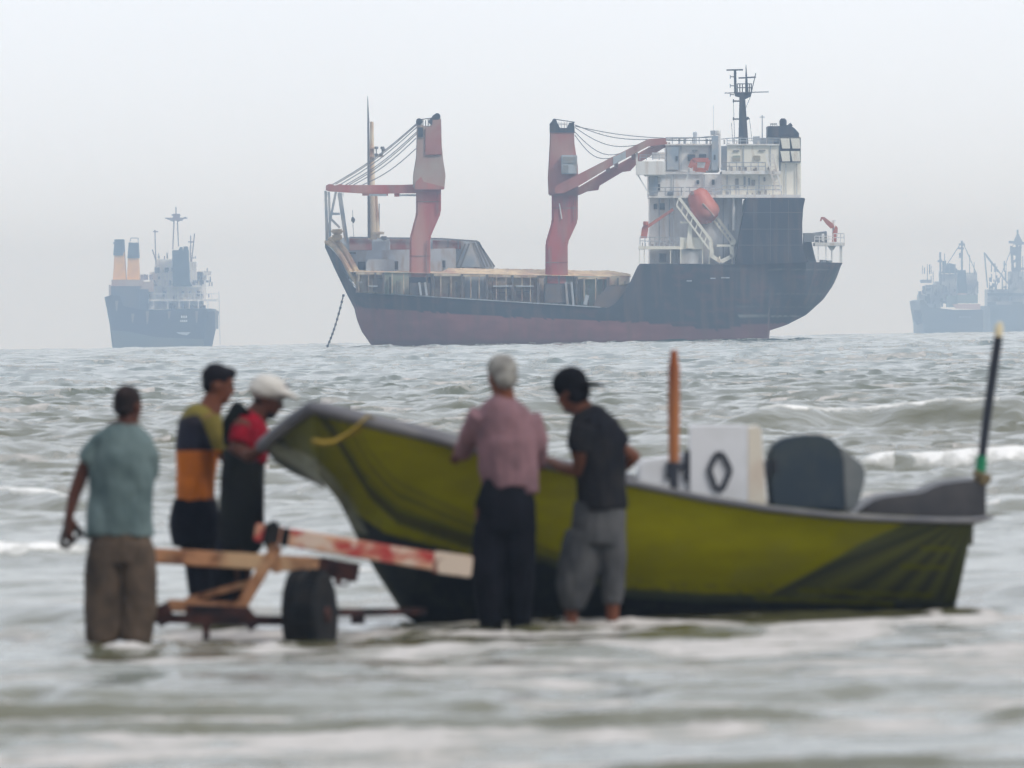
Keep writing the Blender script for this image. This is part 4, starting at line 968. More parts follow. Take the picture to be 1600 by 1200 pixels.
def boat_paint(x, y):
    n1 = fbm(x / 40, y / 14, 2); n2 = fbm(x / 9, y / 6, 4)
    ol = np.array([.32, .30, .001]); dk = np.array([.018, .024, .034]); gy = np.array([.075, .09, .06]); pale = np.array([.30, .31, .24]); dg = np.array([.045, .055, .03])
    c = np.tile(ol, (len(x), 1)) * (.85 + .3 * n1)[:, None]
    bd = np.interp(x, [400, 540, 600, 700, 740, 850, 980, 1100, 1250, 1400, 1500], [640, 800, 838, 862, 872, 882, 936, 944, 946, 948, 948])
    def put(mask, col, a=1.0): c[:] = c * (1 - (mask * a)[:, None]) + np.array(col) * (mask * a)[:, None]
    # bow stripes, running down from the stem head and aft
    for off, wd, col, a in ((-84, 7, dg, .3), (-62, 9, dk, .4), (-40, 8, dg, .4), (-20, 16, dk, .75)):
        ln_ = np.interp(x, [470, 520, 575, 620, 700, 900, 1010], [640, 700, 790, 828, 852, 905, 935]) + off * np.interp(x, [480, 600, 900, 1000], [1.5, .9, .3, .1])
        put(sstep(wd, wd * .4, np.abs(y - ln_)) * (x < 960), col, a)
    put(sstep(590, 470, x) * sstep(690, 640, x), dg, .75)
    put(sstep(-7, -2, y - bd + 9) * sstep(9, 6, y - bd + 2) * sstep(820, 900, x), gy)
    put(sstep(-2, 1, y - bd), dk)
    # stern fan of stripes
    edge = np.interp(y, [810, 850, 900, 932], [1430, 1345, 1262, 1205])
    fan = sstep(-4, 4, x - edge) * (y < bd - 8); put(fan, [.11, .118, .05])
    ang = np.arctan2(y - 800, 1520 - x)
    for k, q in enumerate(np.linspace(.38, 1.25, 9)):
        put(fan * sstep(.045, .018, np.abs(ang - q)), [.05, .055, .045] if k % 2 == 0 else [.17, .17, .05], .7)
    for yy, x0, x1 in ((857, 1440, 1490), (886, 1410, 1480), (925, 1250, 1460), (938, 1180, 1400)):
        put(sstep(5, 2, np.abs(y - yy - (x - x0) * .04)) * (x > x0) * (x < x1), [.17, .17, .01], .8)
    # rope coloured streak below the bow rail
    put(sstep(7, 3, np.abs(y - np.interp(x, [487, 520, 560, 575], [690, 690, 672, 660]))) * sstep(482, 490, x) * sstep(578, 565, x), [.30, .20, .03], .8)
    # pale stem band
    kq = int(NS * .46); kx = np.interp(y, S[3][:kq], S[2][:kq]); put(sstep(24, 12, np.abs(x - kx - 3)) * (y < 840) * (y > 694), pale, .9); put(sstep(16, 6, np.abs(x - kx)) * (y >= 836) * (y<962), dg, .8)
    put((y > bd - 30) * sstep(.55, .7, n2) * 1.0, [.05, .055, .04], .35)
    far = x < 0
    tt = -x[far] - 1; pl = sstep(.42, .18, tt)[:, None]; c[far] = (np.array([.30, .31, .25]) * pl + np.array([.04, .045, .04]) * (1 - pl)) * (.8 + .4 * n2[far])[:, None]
    return np.concatenate([c, np.ones((len(c), 1))], 1)
setcol(bh, boat_paint(bp[:, 0], bp[:, 1]))
# gunwale rail, deck, inner faces
def f(b):
    pts = []; 
    for i in range(0, NS, 2):
        gx, gy = S[0][i], S[1][i]; pts.append(v3(gx, gy + 6, Yg(gx), Yg(gx) - .02))
    gx, gy = 1548, 807; pts.append(v3(gx, gy + 1, Yg(gx), Yg(gx) - .02))
    n = len(pts); rad = [float(np.interp(PX(q)[0], [410, 490, 700, 1000, 1500], [.040, .040, .032, .022, .022])) for q in pts]; rad[-1] = .012
    b.tube(pts, rad, 10, ry=[.05] * n)
    fp = [far_gun(i) for i in range(0, NS, 2)]; b.tube(fp, .035, 8)
    b.tube([pts[0], pts[0].lerp(fp[0], .5), fp[0]], .035, 8)
gw = obj('gunwale', (lambda b: (f(b), b)[1])(MB()), M['gun'], bt, smooth='all')
b = MB(); vs = []; fs = []
for i in range(NS):
    gx, gy = S[0][i], S[1][i]; a = v3(gx, gy, Yg(gx), Yg(gx)); c = far_gun(i); dz = .02 if gx < 640 else (.02 + .16 * min(1, (gx - 640) / 60))
    vs += [a + Vector((0, .02, 0)), a + Vector((0, .22 if gx > 560 else .1, -dz)), c + Vector((0, -.05, -dz)), c + Vector((0, -.02, 0))]
for i in range(NS - 1):
    for k in range(3): fs.append([4 * i + k, 4 * i + k + 1, 4 * i + 5 + k, 4 * i + 4 + k])
b.add(vs, fs); obj('deck', b, M['boatin'], bt, smooth=True)
b = MB(); b.prism([(1330, 812), (1348, 792), (1372, 778), (1400, 774), (1436, 771), (1452, 765), (1466, 757), (1500, 752), (1536, 750), (1541, 760), (1541, 812)], 61.2, 62.5)
obj('stern_coaming', b, mat('stern_grey', (.055, .055, .062), .6, col2=(.09, .085, .09), nscale=4), bt, bevel=.02)
# console with painted letters
Yc = 60.62
def rounded(x0, y0, x1, y1, r):
    p = []
    for cx_, cy_, a0 in ((x0 + r, y0 + r, 180), (x1 - r, y0 + r, 270)):
        for k in range(6): a = R(a0 + 18 * k); p.append((cx_ + r * math.cos(a), cy_ + r * math.sin(a)))
    return p + [(x1, y1), (x0, y1)]
b = MB(); b.prism(rounded(1078, 664, 1168, 800, 5), Yc, Yc + .5)
b.k = 1; b.prism([(1168.5, 667), (1184, 665), (1190, 669), (1198, 790), (1168.5, 800)], Yc + .015, Yc + .49)
cs = obj('console', b, [M['cons'], M['conscream']], bt, bevel=.012)
b = MB(); b.prism([(996, 772), (996, 728), (1002, 719), (1077, 708), (1077, 790)], Yc + .04, Yc + .5); lo = obj('console_locker', b, M['cons'], bt, bevel=.015)
b = MB()
ring = [(1124, 708), (1130, 712), (1140, 732), (1140, 738), (1130, 762), (1124, 765), (1118, 762), (1109, 738), (1109, 732), (1118, 712)]
for p, q in zip(ring, ring[1:] + ring[:1]): b.beam(W(*p, Yc - .006), W(*q, Yc - .006), .012, .017)
obj('letter_o', b, M['letter'], cs)
b = MB(); b.beam(W(1046, 722, Yc + .03), W(1045, 748, Yc + .03), .012, .02); b.beam(W(1074, 704, Yc + .03), W(1074, 752, Yc + .03), .012, .022); b.beam(W(1046, 731, Yc + .026), W(1074, 727, Yc + .026), .012, .018)
obj('letter_h', b, M['letter'], lo)
b = MB(); b.prism([(1199, 722), (1203, 702), (1214, 689), (1238, 682), (1270, 679), (1293, 681), (1308, 692), (1318, 712), (1322, 800), (1206, 800), (1200, 760)], 60.78, 61.3)
en = obj('engine_cover', b, M['cowl'], bt, bevel=.022, smooth=True)
b = MB(); b.prism([(1300, 690), (1322, 704), (1350, 728), (1353, 742), (1343, 785), (1330, 800), (1300, 800)], 60.84, 61.25)
obj('engine_cowl_end', b, M['cowl2'], en, bevel=.018, smooth=True)
b = MB(); b.prism([(1208, 718), (1216, 718), (1216, 736), (1208, 736)], 60.765, 60.79); obj('cowl_latch', b, M['letter'], en)
b = MB(); b.tube([W(1197, 720, 60.8), W(1197, 745, 60.8)], .03, 8); obj('steering_wheel', b, M['letter'], cs)
# poles standing in the boat: things of their own
M['wood'] = mat('orange_wood', (.34, .095, .03), .7, spec=.1, col2=(.16, .04, .02), nscale=4, lo=.4, hi=.6, stretch=(3, 3, .6), col3=(.42, .18, .08))
op = thing('wooden_pole', W(1053, 770, 60.4), 'upright orange wooden pole standing beside the white console', 'pole')
b = MB(); b.tube([W(1053, 768, 60.28), W(1053, 720, 60.28)], [.028, .028], 10); obj('socket', b, M['letter'], op, smooth=True)
b = MB(); b.tube([W(1053, 722, 60.28), W(1053, 640, 60.28), W(1053, 572, 60.28), W(1053, 564, 60.28), W(1053, 552, 60.28), W(1053, 546, 60.28)], [.032, .037, .035, .026, .024, .012], 12); obj('pole_shaft', b, M['wood'], op, smooth=True)
bpz = thing('stern_pole', W(1534, 760, 61.3), 'leaning black pole with a pale tip lashed to the boat\'s stern', 'pole')
b = MB(); b.tube([W(1534, 765, 61.3), W(1532, 735, 61.3), W(1542, 650, 61.3), (W(1552, 580, 61.3)), W(1560, 526, 61.3)], [.03, .026, .029, .03, .028], 12); obj('pole_shaft', b, mat('black_pole', (.018, .022, .035), .5), bpz, smooth=True)
b = MB(); b.tube([W(1560, 528, 61.3), W(1561, 512, 61.3), W(1563, 503, 61.3)], [.024, .028, .01], 10); obj('pole_tip', b, mat('pale_tip', (.72, .62, .42), .6), bpz, smooth=True)
b = MB(); b.tube([W(1532, 737, 61.3), W(1534, 712, 61.3)], .034, 10); obj('green_tape', b, mat('green_tape', (.01, .22, .10), .5), bpz)
b = MB()
for k in range(5): b.tube([W(1522 + 2 * k, 738 + 4 * (k % 3), 61.25), W(1534, 743 + 3 * k, 61.2), W(1547 - k, 746 + 2 * k, 61.27)], .016, 6)
b.ball(W(1533, 750, 61.26), (.05, .05, .04)); obj('rope_lashing', b, mat('rope', (.16, .12, .06), .9, bump=1, bscale=60), bpz, smooth=True)
# mooring rope over the bow rail
b = MB(); b.tube([W(488, 688, 59.02), W(505, 693, 59.0), W(522, 690, 59.02), W(545, 676, 59.05), W(562, 662, 59.05), W(575, 650, 59.1), W(590, 655, 59.3)], [.014, .018, .014, .008, .008, .008, .008], 8)
tag(obj('bow_rope', b, mat('yellow_rope', (.26, .18, .02), .9), base=W(540, 680, 59.05), smooth='all'), 'yellow rope looped over the raised bow rail of the olive boat', 'rope')

# ================================================================ TRAILER
M['beam'] = mat('flaked_beam', (.60, .34, .22), .7, col2=(.42, .035, .035), nscale=5.5, lo=.46, hi=.58, mixmax=.95, stretch=(1, 1, 1.4), col3=(.66, .52, .42), n3=1.6, bump=.4, bscale=30)
M['beam2'] = mat('brown_beam', (.42, .21, .11), .7, spec=.1, col2=(.16, .07, .04), nscale=7, lo=.45, hi=.6, col3=(.5, .34, .2), bump=.4, bscale=30)
M['beam_end'] = mat('beam_end', (.62, .50, .40), .7, col2=(.22, .09, .07), nscale=8, lo=.5, hi=.56, bump=.3, bscale=30)
M['iron'] = mat('wet_iron', (.016, .010, .012), .6, spec=.15, col2=(.06, .022, .018), nscale=9)
M['rubber'] = mat('tyre_rubber', (.010, .011, .013), .8, spec=.1, col2=(.022, .02, .02), nscale=9, bump=.4, bscale=40)
tr = thing('boat_trailer', W(440, 985, 58), 'boat trailer with flaking red and orange beams and one big black tyre', 'trailer')
def tp(name, m, fn, parent=tr, **kw):
    b = MB(); fn(b); return obj(name, b, m, parent, **kw)
YT = 58.25
nbm = tp('side_beam', M['beam'], lambda b: b.beam(W(398, 831, YT), W(682, 878, YT), .05, .052), bevel=.008, label='flaking red and cream timber side beam')
tp('beam_end', M['beam_end'], lambda b: b.beam(W(676, 878, YT), W(738, 886, YT), .055, .064), nbm, bevel=.008)
tp('rubber_wrap', M['rubber'], lambda b: (b.beam(W(413, 833, YT), W(436, 838, YT), .085, .082), b.beam(W(440, 838, YT), W(452, 840, YT), .075, .072)), nbm, bevel=.02)
tp('side_beam', M['beam2'], lambda b: b.beam(W(236, 868, 58.9), W(512, 884, 58.9), .05, .046), bevel=.008, label='brown timber side beam on the far side')
tp('beam_bracket', M['iron'], lambda b: (b.beam(W(498, 884, 58.7), W(560, 896, 58.7), .06, .055), b.beam(W(525, 895, 58.6), W(530, 915, 58.6), .02, .02), b.tube([W(548, 905, 58.7), W(540, 915, 58.7), W(532, 912, 58.7)], .01, 6)), bevel=.01)
tp('frame_strut', M['beam2'], lambda b: (b.beam(W(434, 852, 58.1), W(372, 955, 58.1), .03, .036), b.beam(W(378, 950, 58.1), W(262, 946, 58.2), .03, .034), b.beam(W(292, 938, 58.6), W(400, 908, 58.3), .022, .02), b.beam(W(424, 850, 58.2), W(434, 895, 58.2), .03, .03)), bevel=.008)
tp('crossbar', M['iron'], lambda b: (b.beam(W(236, 966, 57.9), W(445, 970, 57.9), .03, .028), b.beam(W(290, 958, 58), W(388, 962, 58), .04, .05), b.beam(W(250, 945, 58), W(262, 975, 58), .05, .05), b.beam(W(520, 957, 58.2), W(660, 955, 59.0), .03, .02), b.beam(W(380, 955, 57.9), W(400, 980, 57.9), .04, .04), b.beam(W(322, 970, 57.9), W(322, 1010, 57.9), .02, .02), b.tube([W(548, 965, 58.2), W(570, 965, 58.2)], .04, 8)))
ax = Vector((math.cos(R(15)), -math.sin(R(15)), .02)).normalized()
wc = W(484, 962, 57.75)
whl = None
b = MB(); prof = [(-.10, .17), (-.105, .235), (-.085, .258), (-.04, .266), (.04, .266), (.085, .258), (.105, .235), (.10, .17)]
b.tube([wc + ax * t for t, r_ in prof], [r_ for t, r_ in prof], 40, caps=False)
for k in range(40):
    a = 2 * math.pi * k / 40
    e1 = ax.cross(Vector((0, 0, 1))).normalized(); e2 = ax.cross(e1).normalized(); dirv = e1 * math.cos(a) + e2 * math.sin(a)
    for s_ in (-1, 1): b.beam(wc + ax * .02 * s_ + dirv * .265, wc + ax * .095 * s_ + dirv * .258, .012, .008, ref=dirv)
wh = obj('wheel', b, M['rubber'], tr, smooth=True)
b = MB(); b.tube([wc + ax * t for t in (-.07, .06, .085, .085)], [.19, .20, .20, .15], 28); b.tube([wc + ax * .05, wc + ax * .12], [.06, .045], 16)
for k in range(5):
    a = 2 * math.pi * k / 5; b.tube([wc + ax * .08 + (e1 * math.cos(a) + e2 * math.sin(a)) * .09, wc + ax * .1 + (e1 * math.cos(a) + e2 * math.sin(a)) * .09], .014, 6)
obj('rim', b, mat('rusty_rim', (.075, .03, .024), .7, spec=.1, col2=(.02, .014, .014), nscale=12), wh, smooth=True)

# ================================================================ PEOPLE
def fuse(b, voxel=.011, it=3, fold=0, seed=0, holes=False):
    me = bpy.data.meshes.new('t'); c0 = sum(b.v, Vector()) / len(b.v)
    me.from_pydata([tuple(p - c0) for p in b.v], [], b.f)
    bm = bmesh.new(); bm.from_mesh(me); bmesh.ops.recalc_face_normals(bm, faces=bm.faces); bm.to_mesh(me); bm.free()
    o = bpy.data.objects.new('t', me); COL.objects.link(o)
    md = o.modifiers.new('r', 'REMESH'); md.mode = 'VOXEL'; md.voxel_size = voxel
    if it: sm = o.modifiers.new('s', 'SMOOTH'); sm.factor = .5; sm.iterations = it
    dg = bpy.context.evaluated_depsgraph_get(); ev = o.evaluated_get(dg); m2 = bpy.data.meshes.new_from_object(ev)
    out = MB(); vs = [v.co + c0 for v in m2.vertices]
    if fold:
        nv = []
        for v, p in zip(m2.vertices, vs):
            q = Vector((p.x * 9 + seed, p.y * 9, p.z * 3.2)); h = mnoise.fractal(q, 1, 2.1, 3) ; h2 = mnoise.noise(Vector((p.x * 26 + seed, p.y * 26, p.z * 9)))
            nv.append(p + v.normal * fold * (h + .35 * h2))
        vs = nv
    out.add(vs, [list(p.vertices) for p in m2.polygons])
    bpy.data.objects.remove(o); bpy.data.meshes.remove(me); bpy.data.meshes.remove(m2)
    return out
def T(b, pts, rad, Y, ry=None, dome=True, n=16):
    """limb or garment piece: pixel joints (px, py[, dY]) and radii in pixels"""
    s = Y / F
    P = [W(p[0], p[1], Y) + Vector((0, p[2] if len(p) > 2 else 0, 0)) for p in pts]
    # straight shift in depth keeps metres right
    b.tube(P, [r * s for r in rad], n, ry=None if ry is None else [r * s for r in ry], dome=dome)
    return b
def frame(fdir, upv=Vector((0, 0, 1))):
    y = Vector(fdir).normalized(); x = y.cross(upv).normalized(); z = x.cross(y)
    return Matrix((x, y, z)).transposed()
def head(b, c, fd, k=1.0):
    m = frame(fd)
    def e(p, r): b.ball(c + m @ (Vector(p) * k), tuple(q * k for q in r), rot=m, n=18, m=12)
    e((0, -.008, .028), (.076, .095, .092)); e((0, .022, -.045), (.058, .068, .080)); e((0, .06, -.088), (.03, .026, .022))
    e((0, .093, -.022), (.013, .022, .018)); e((0, .083, .002), (.010, .014, .028)); e((0, .072, .026), (.052, .02, .012))
    e((0, .083, -.055), (.022, .012, .009)); e((.04, .055, -.02), (.02, .022, .02)); e((-.04, .055, -.02), (.02, .022, .02))
    for s in (-1, 1): e((s * .078, -.008, -.012), (.009, .02, .031))
    return m
def eyes(parent, c, m, k=1):
    for s in (-1, 1):
        q = MB(); q.ball(c + m @ (Vector((s * .031, .076, .008)) * k), (.0125 * k,) * 3, n=10, m=8); obj('eye', q, EYE, parent, smooth='all')
def hand(b, wr, d, nrm, curl=.5, thumb=1, k=1.0):
    """palm, four fingers of unequal length with knuckle bends, thumb off the palm's side"""
    d = Vector(d).normalized(); nrm = Vector(nrm); nrm = (nrm - d * nrm.dot(d)).normalized(); s = d.cross(nrm).normalized()
    kc = wr + d * .092 * k
    b.tube([wr - d * .02, wr + d * .03 * k, wr + d * .07 * k, kc], [.027 * k, .036 * k, .041 * k, .038 * k], 14, ry=[.020 * k, .017 * k, .015 * k, .012 * k], ref=nrm, dome=True)
    for i, (o_, ln) in enumerate(((-.030, .070), (-.010, .082), (.010, .077), (.029, .060))):
        p = kc + s * o_ * k * thumb * -1 - d * .006; a = curl * .5; pts = [p]; dd = d.copy()
        for seg, fr_ in enumerate((.45, .32, .23)):
            a2 = curl * (.55 + .45 * seg); dd = (d * math.cos(a2) + nrm * math.sin(a2)).normalized(); p = p + dd * ln * fr_ * k * 1.15; pts.append(p)
        b.tube(pts, [.0095 * k, .009 * k, .0085 * k, .0075 * k], 8, dome=True)
    tb = wr + d * .025 * k + s * .028 * k * thumb
    b.tube([tb, tb + (d * .6 + s * .8 * thumb + nrm * .3).normalized() * .035 * k, tb + (d * .8 + s * .6 * thumb + nrm * .6).normalized() * .066 * k], [.013 * k, .0105 * k, .008 * k], 8, dome=True)
EYE = mat('eye', (.05, .035, .03), .2)
def cloth(name, c, c2=None, **kw): return mat(name, tuple(q * (.70 if max(c) > .05 else .5) for q in c), .85, col2=tuple(q * .62 for q in c2) if c2 else tuple(q * .4 for q in c), nscale=kw.pop('ns', 6), lo=.42, hi=.7, spec=.04, bump=.5, bscale=kw.pop('bs', 60), **kw)
SK1 = mat('skin_dark_brown', (.085, .030, .018), .6, spec=.15, col2=(.08, .03, .02), nscale=9)
SK2 = mat('skin_brown', (.15, .052, .028), .6, spec=.15, col2=(.13, .05, .03), nscale=9)
BLK = mat('black_hair', (.008, .007, .010), .7, bump=1, bscale=70, spec=.08)
HID = .84
def person(Y, px, label, cat='person', group='people handling the boat'):
    p = W(px, 0, Y); z = -.12
    return thing('person', Vector((p.x, Y, z)), label, cat, group)
def build(t, name, b, m, voxel=.011, it=3, fold=0, seed=0, parent=None):
    return obj(name, fuse(b, voxel, it, fold, seed), m, parent or t, smooth='all')
def feet(b, x, y, Y, d):
    c = W(x, y, Y); b.tube([c - Vector(d) * .05 + Vector((0, 0, -.02)), c + Vector(d) * .08 + Vector((0, 0, -.035)), c + Vector(d) * .17 + Vector((0, 0, -.05))], [.036, .042, .03], 12, ry=[.035, .03, .016], ref=Vector((0, 0, 1)), dome=True)

# ---- man in a pale teal T-shirt, back to the camera
Y = 57.6
p1 = person(Y, 190, 'man seen from behind in a loose pale teal T-shirt and baggy brown trousers')
b = MB(); hc = W(200, 634, Y); m = head(b, hc, (.55, .83, -.12))
T(b, [(199, 650), (196, 680)], [15, 19], Y)
T(b, [(192, 690), (190, 740), (188, 800), (188, 840)], [38, 40, 36, 40], Y, ry=[22, 26, 24, 26])
T(b, [(150, 696), (130, 735, .02), (114, 778, .02)], [10, 12, 10], Y); T(b, [(115, 776, .02), (108, 806, .0)], [10, 7.5], Y)
T(b, [(224, 700), (232, 735, .05), (226, 760, .25)], [14, 11, 8], Y)
hand(b, W(108, 806, Y), (-.12, 0, -1), (.5, .8, 0), .7, 1, 1.0); hand(b, W(225, 758, Y) + Vector((0, .27, 0)), (-.6, .3, .3), (0, .4, -1), .6)
T(b, [(168, 840), (162, 920), (160, 1000)], [24, 18, 12], Y); T(b, [(208, 840), (210, 920), (210, 1000)], [24, 18, 12], Y)
feet(b, 160, 1018, Y, (0, 1, 0)); feet(b, 210, 1018, Y, (.2, 1, 0))
bd1 = build(p1, 'body', b, SK1, .0085, 2)
eyes(bd1, hc, m)
b = MB()
T(b, [(197, 662), (196, 672), (193, 686), (190, 715), (190, 770), (187, 815), (187, 838)], [20, 36, 50, 51, 50, 53, 55], Y, ry=[20, 24, 29, 33, 33, 34, 33], dome=False)
T(b, [(162, 688), (146, 704), (135, 722)], [20, 18, 16], Y, dome=False); T(b, [(220, 688), (230, 712), (233, 738, .06), (226, 752, .12)], [19, 18, 15, 13], Y, dome=False)
build(p1, 'shirt', b, cloth('teal_cloth', (.195, .265, .27), (.12, .175, .18)), .012, 2, .016, 1)
b = MB()
T(b, [(188, 828), (188, 850), (188, 880)], [44, 50, 48], Y, ry=[30, 32, 30], dome=False)
T(b, [(166, 850), (162, 900), (160, 960), (159, 1004)], [28, 29, 28, 26], Y, ry=[28, 27, 24, 22], dome=False); T(b, [(212, 850), (215, 900), (216, 950), (211, 1003)], [27, 30, 30, 24], Y, ry=[28, 27, 26, 22], dome=False)
build(p1, 'trousers', b, cloth('brown_cloth', (.16, .115, .085), (.075, .06, .05)), .012, 2, .013, 4)
b = MB(); mm = m
b.ball(hc + mm @ Vector((0, -.014, .036)), (.080, .095, .088), rot=mm, n=20, m=14); b.ball(hc + mm @ Vector((0, -.05, -.01)), (.068, .055, .06), rot=mm)
build(p1, 'hair', b, mat('thin_dark_hair', (.012, .009, .010), .7, spec=.1, col2=(.030, .018, .016), nscale=14), .009, 1, .003)
b = MB(); b.tube([W(104, 818, Y), W(97, 838, Y), W(97, 852, Y - .02), W(105, 854, Y - .03), W(112, 848, Y), W(125, 835, Y + .02), W(138, 840, Y + .1)], [.012, .014, .022, .02, .014, .014, .012], 8)
b.tube([W(108, 815, Y), W(116, 826, Y), W(128, 832, Y + .03)], [.014, .018, .02], 8)
tag(obj('rope_end', b, mat('dark_rope', (.035, .03, .028), .9, bump=1, bscale=80), base=W(112, 840, Y), smooth='all'), 'short dark rope hanging from the hand of the man in teal', 'rope')

# ---- man in black and olive top with an orange lower back, reaching towards the bow
Y = 61.3; s_ = 1
p2 = person(Y, 320, 'dark haired man in a black and olive top with an orange lower back')
b = MB(); hc = W(341, 601, Y); m = head(b, hc, (.93, .12, -.22), 1.03)
T(b, [(334, 622), (325, 650)], [16, 20], Y)
T(b, [(312, 660), (310, 700), (308, 750), (306, 800)], [30, 30, 27, 32], Y, ry=[38, 38, 34, 36])
T(b, [(330, 660, -.14), (345, 700, -.16), (362, 722, -.16)], [15, 13, 11], Y); T(b, [(360, 722, -.16), (385, 712, -.2), (402, 702, -.25)], [11, 9, 7], Y)
T(b, [(325, 660, .16), (352, 690, .2), (392, 690, .1)], [14, 12, 7], Y)
hand(b, W(402, 702, Y) + Vector((0, -.25, 0)), (1, -.3, .3), (0, -.3, -1), .6, -1); hand(b, W(392, 690, Y) + Vector((0, .1, 0)), (1, -.3, .1), (0, -.3, -1), .6, 1)
T(b, [(300, 810), (310, 880), (312, 960)], [22, 17, 12], Y); T(b, [(315, 810, .15), (330, 880, .1), (336, 960, .05)], [22, 17, 12], Y)
feet(b, 312, 972, Y, (1, .1, 0)); feet(b, 336, 972, Y, (1, .1, 0))
bd2 = build(p2, 'body', b, SK2, .0085, 2); eyes(bd2, hc, m)
b = MB()
T(b, [(322, 636), (318, 644), (312, 662), (308, 700), (306, 745), (304, 786)], [16, 27, 34, 35, 31, 31], Y, ry=[22, 38, 45, 43, 36, 38], dome=False)
T(b, [(326, 655, -.14), (340, 685, -.17), (351, 706, -.17)], [21, 18, 15], Y, dome=False); T(b, [(322, 655, .15), (340, 680, .2)], [18, 15], Y, dome=False)
M['rash'] = mat('colour_block_cloth', (0, 0, 0), .8, attr='paint', col2=(.03, .02, .015), nscale=7, lo=.45, hi=.75, mixmax=.4, spec=.15, bump=.4, bscale=60)
sh = build(p2, 'shirt', b, M['rash'], .011, 2, .006, 7)
bb = BASE[p2]; cc = []
for v in sh.data.vertices:
    x, y = PX(v.co + bb); n_ = 5 * mnoise.noise(v.co * 9)
    if y > 704 + n_ * .4 and x < 345: cc.append((.50, .135, .015, 1))
    elif x + (y - 650) * -.42 > 312 + n_ or y < 652 + n_: cc.append((.16, .13, .025, 1))
    else: cc.append((.016, .016, .03, 1))
setcol(sh, cc)
b = MB()
T(b, [(305, 780), (304, 815), (308, 850)], [34, 42, 40], Y, ry=[38, 42, 38], dome=False)
T(b, [(304, 840), (312, 890), (314, 945), (314, 968)], [26, 22, 20, 19], Y, dome=False); T(b, [(318, 840, .12), (332, 890, .1), (336, 968, .05)], [26, 22, 19], Y, dome=False)
build(p2, 'trousers', b, cloth('navy_cloth', (.010, .011, .020), (.02, .02, .03)), .012, 2, .010, 9)
b = MB()
b.ball(hc + m @ Vector((0, -.018, .045)), (.086, .100, .088), rot=m, n=20, m=14); b.ball(hc + m @ Vector((0, -.062, .0)), (.07, .045, .07), rot=m); b.ball(hc + m @ Vector((0, .055, .085)), (.065, .045, .035), rot=m)
build(p2, 'hair', b, BLK, .009, 1, .008)

# ---- man in white cap and red shirt at the bow
Y = 60.7
p3 = person(Y, 385, 'bearded man in a white cap and red shirt pressed against the raised bow')
b = MB(); hc = W(418, 622, Y); m = head(b, hc, (.95, -.1, -.35), 1.03)
T(b, [(408, 638), (394, 660)], [17, 20], Y)
T(b, [(386, 672), (384, 710), (382, 760), (380, 810)], [28, 30, 27, 30], Y, ry=[38, 38, 34, 36])
T(b, [(378, 668, -.16), (372, 700, -.2), (392, 712, -.3)], [16, 13, 10], Y); T(b, [(390, 712, -.3), (412, 700, -.45)], [10, 7.5], Y)
T(b, [(400, 668, .16), (415, 695, .2), (432, 700, .1)], [15, 12, 8], Y)
hand(b, W(412, 700, Y) + Vector((0, -.45, 0)), (.9, -.3, .35), (0, -.2, -1), .7, -1, 1); hand(b, W(432, 700, Y) + Vector((0, .1, 0)), (.9, -.3, .3), (0, -.2, -1), .7, 1, 1)
T(b, [(372, 820), (358, 890), (352, 965)], [23, 18, 12], Y); T(b, [(390, 820, .15), (376, 890, .1), (370, 965, .05)], [23, 18, 12], Y)
feet(b, 352, 975, Y, (1, .1, 0)); feet(b, 370, 975, Y, (1, .1, 0))
bd3 = build(p3, 'body', b, SK1, .0085, 2); eyes(bd3, hc, m)
b = MB()
T(b, [(398, 645), (392, 655), (388, 670), (388, 700), (386, 722)], [16, 28, 33, 33, 31], Y, ry=[22, 38, 44, 42, 38], dome=False)
T(b, [(380, 668, -.16), (374, 694, -.2)], [19, 18], Y, dome=False)
build(p3, 'shirt', b, cloth('red_cloth', (.36, .012, .03), (.16, .01, .02)), .011, 2, .007, 11)
b = MB()
T(b, [(380, 700), (380, 740), (378, 790), (378, 835), (376, 858)], [33, 35, 36, 38, 34], Y, ry=[42, 42, 40, 40, 36], dome=False)
build(p3, 'wrap', b, cloth('dark_green_grey_cloth', (.032, .036, .034), (.02, .02, .024)), .012, 2, .012, 12)
b = MB()
T(b, [(362, 845), (352, 890), (350, 945), (350, 968)], [24, 22, 19, 18], Y, dome=False); T(b, [(384, 845, .12), (370, 890, .1), (366, 968, .05)], [24, 22, 18], Y, dome=False)
build(p3, 'trousers', b, cloth('black_cloth', (.012, .012, .018), (.02, .02, .03)), .012, 2, .010, 19)
b = MB(); T(b, [(370, 634, -.1), (360, 660, -.15), (358, 690, -.16)], [8, 12, 9], Y)
T(b, [(372, 634, -.1), (388, 648, -.1)], [8, 6], Y)
build(p3, 'vest', b, cloth('black_vest', (.012, .014, .014)), .010, 2, .004, 13)
b = MB(); b.ball(hc + m @ Vector((0, .04, -.085)), (.055, .05, .036), rot=m); b.ball(hc + m @ Vector((0, -.03, -.03)), (.068, .05, .045), rot=m)
build(p3, 'beard', b, BLK, .009, 1, .004)
b = MB(); b.ball(hc + m @ Vector((0, -.01, .062)), (.104, .118, .082), rot=m, n=22, m=14); b.ball(hc + m @ Vector((0, -.03, .035)), (.107, .110, .055), rot=m, n=22, m=14)
b.tube([hc + m @ Vector((0, .07, .060)), hc + m @ Vector((0, .11, .066)), hc + m @ Vector((0, .135, .064))], [.085, .08, .055], 16, ry=[.034, .026, .016], ref=m @ Vector((0, 0, 1)), dome=True)
cap = build(p3, 'cap', b, cloth('white_cap_cloth', (.80, .76, .70), (.62, .56, .52)), .008, 1, .003, 14)
b = MB(); b.ball(hc + m @ Vector((-.01, .086, .108)), (.03, .014, .014), rot=m); obj('cap_badge', b, mat('cap_badge', (.10, .08, .13), .6), cap, smooth='all')

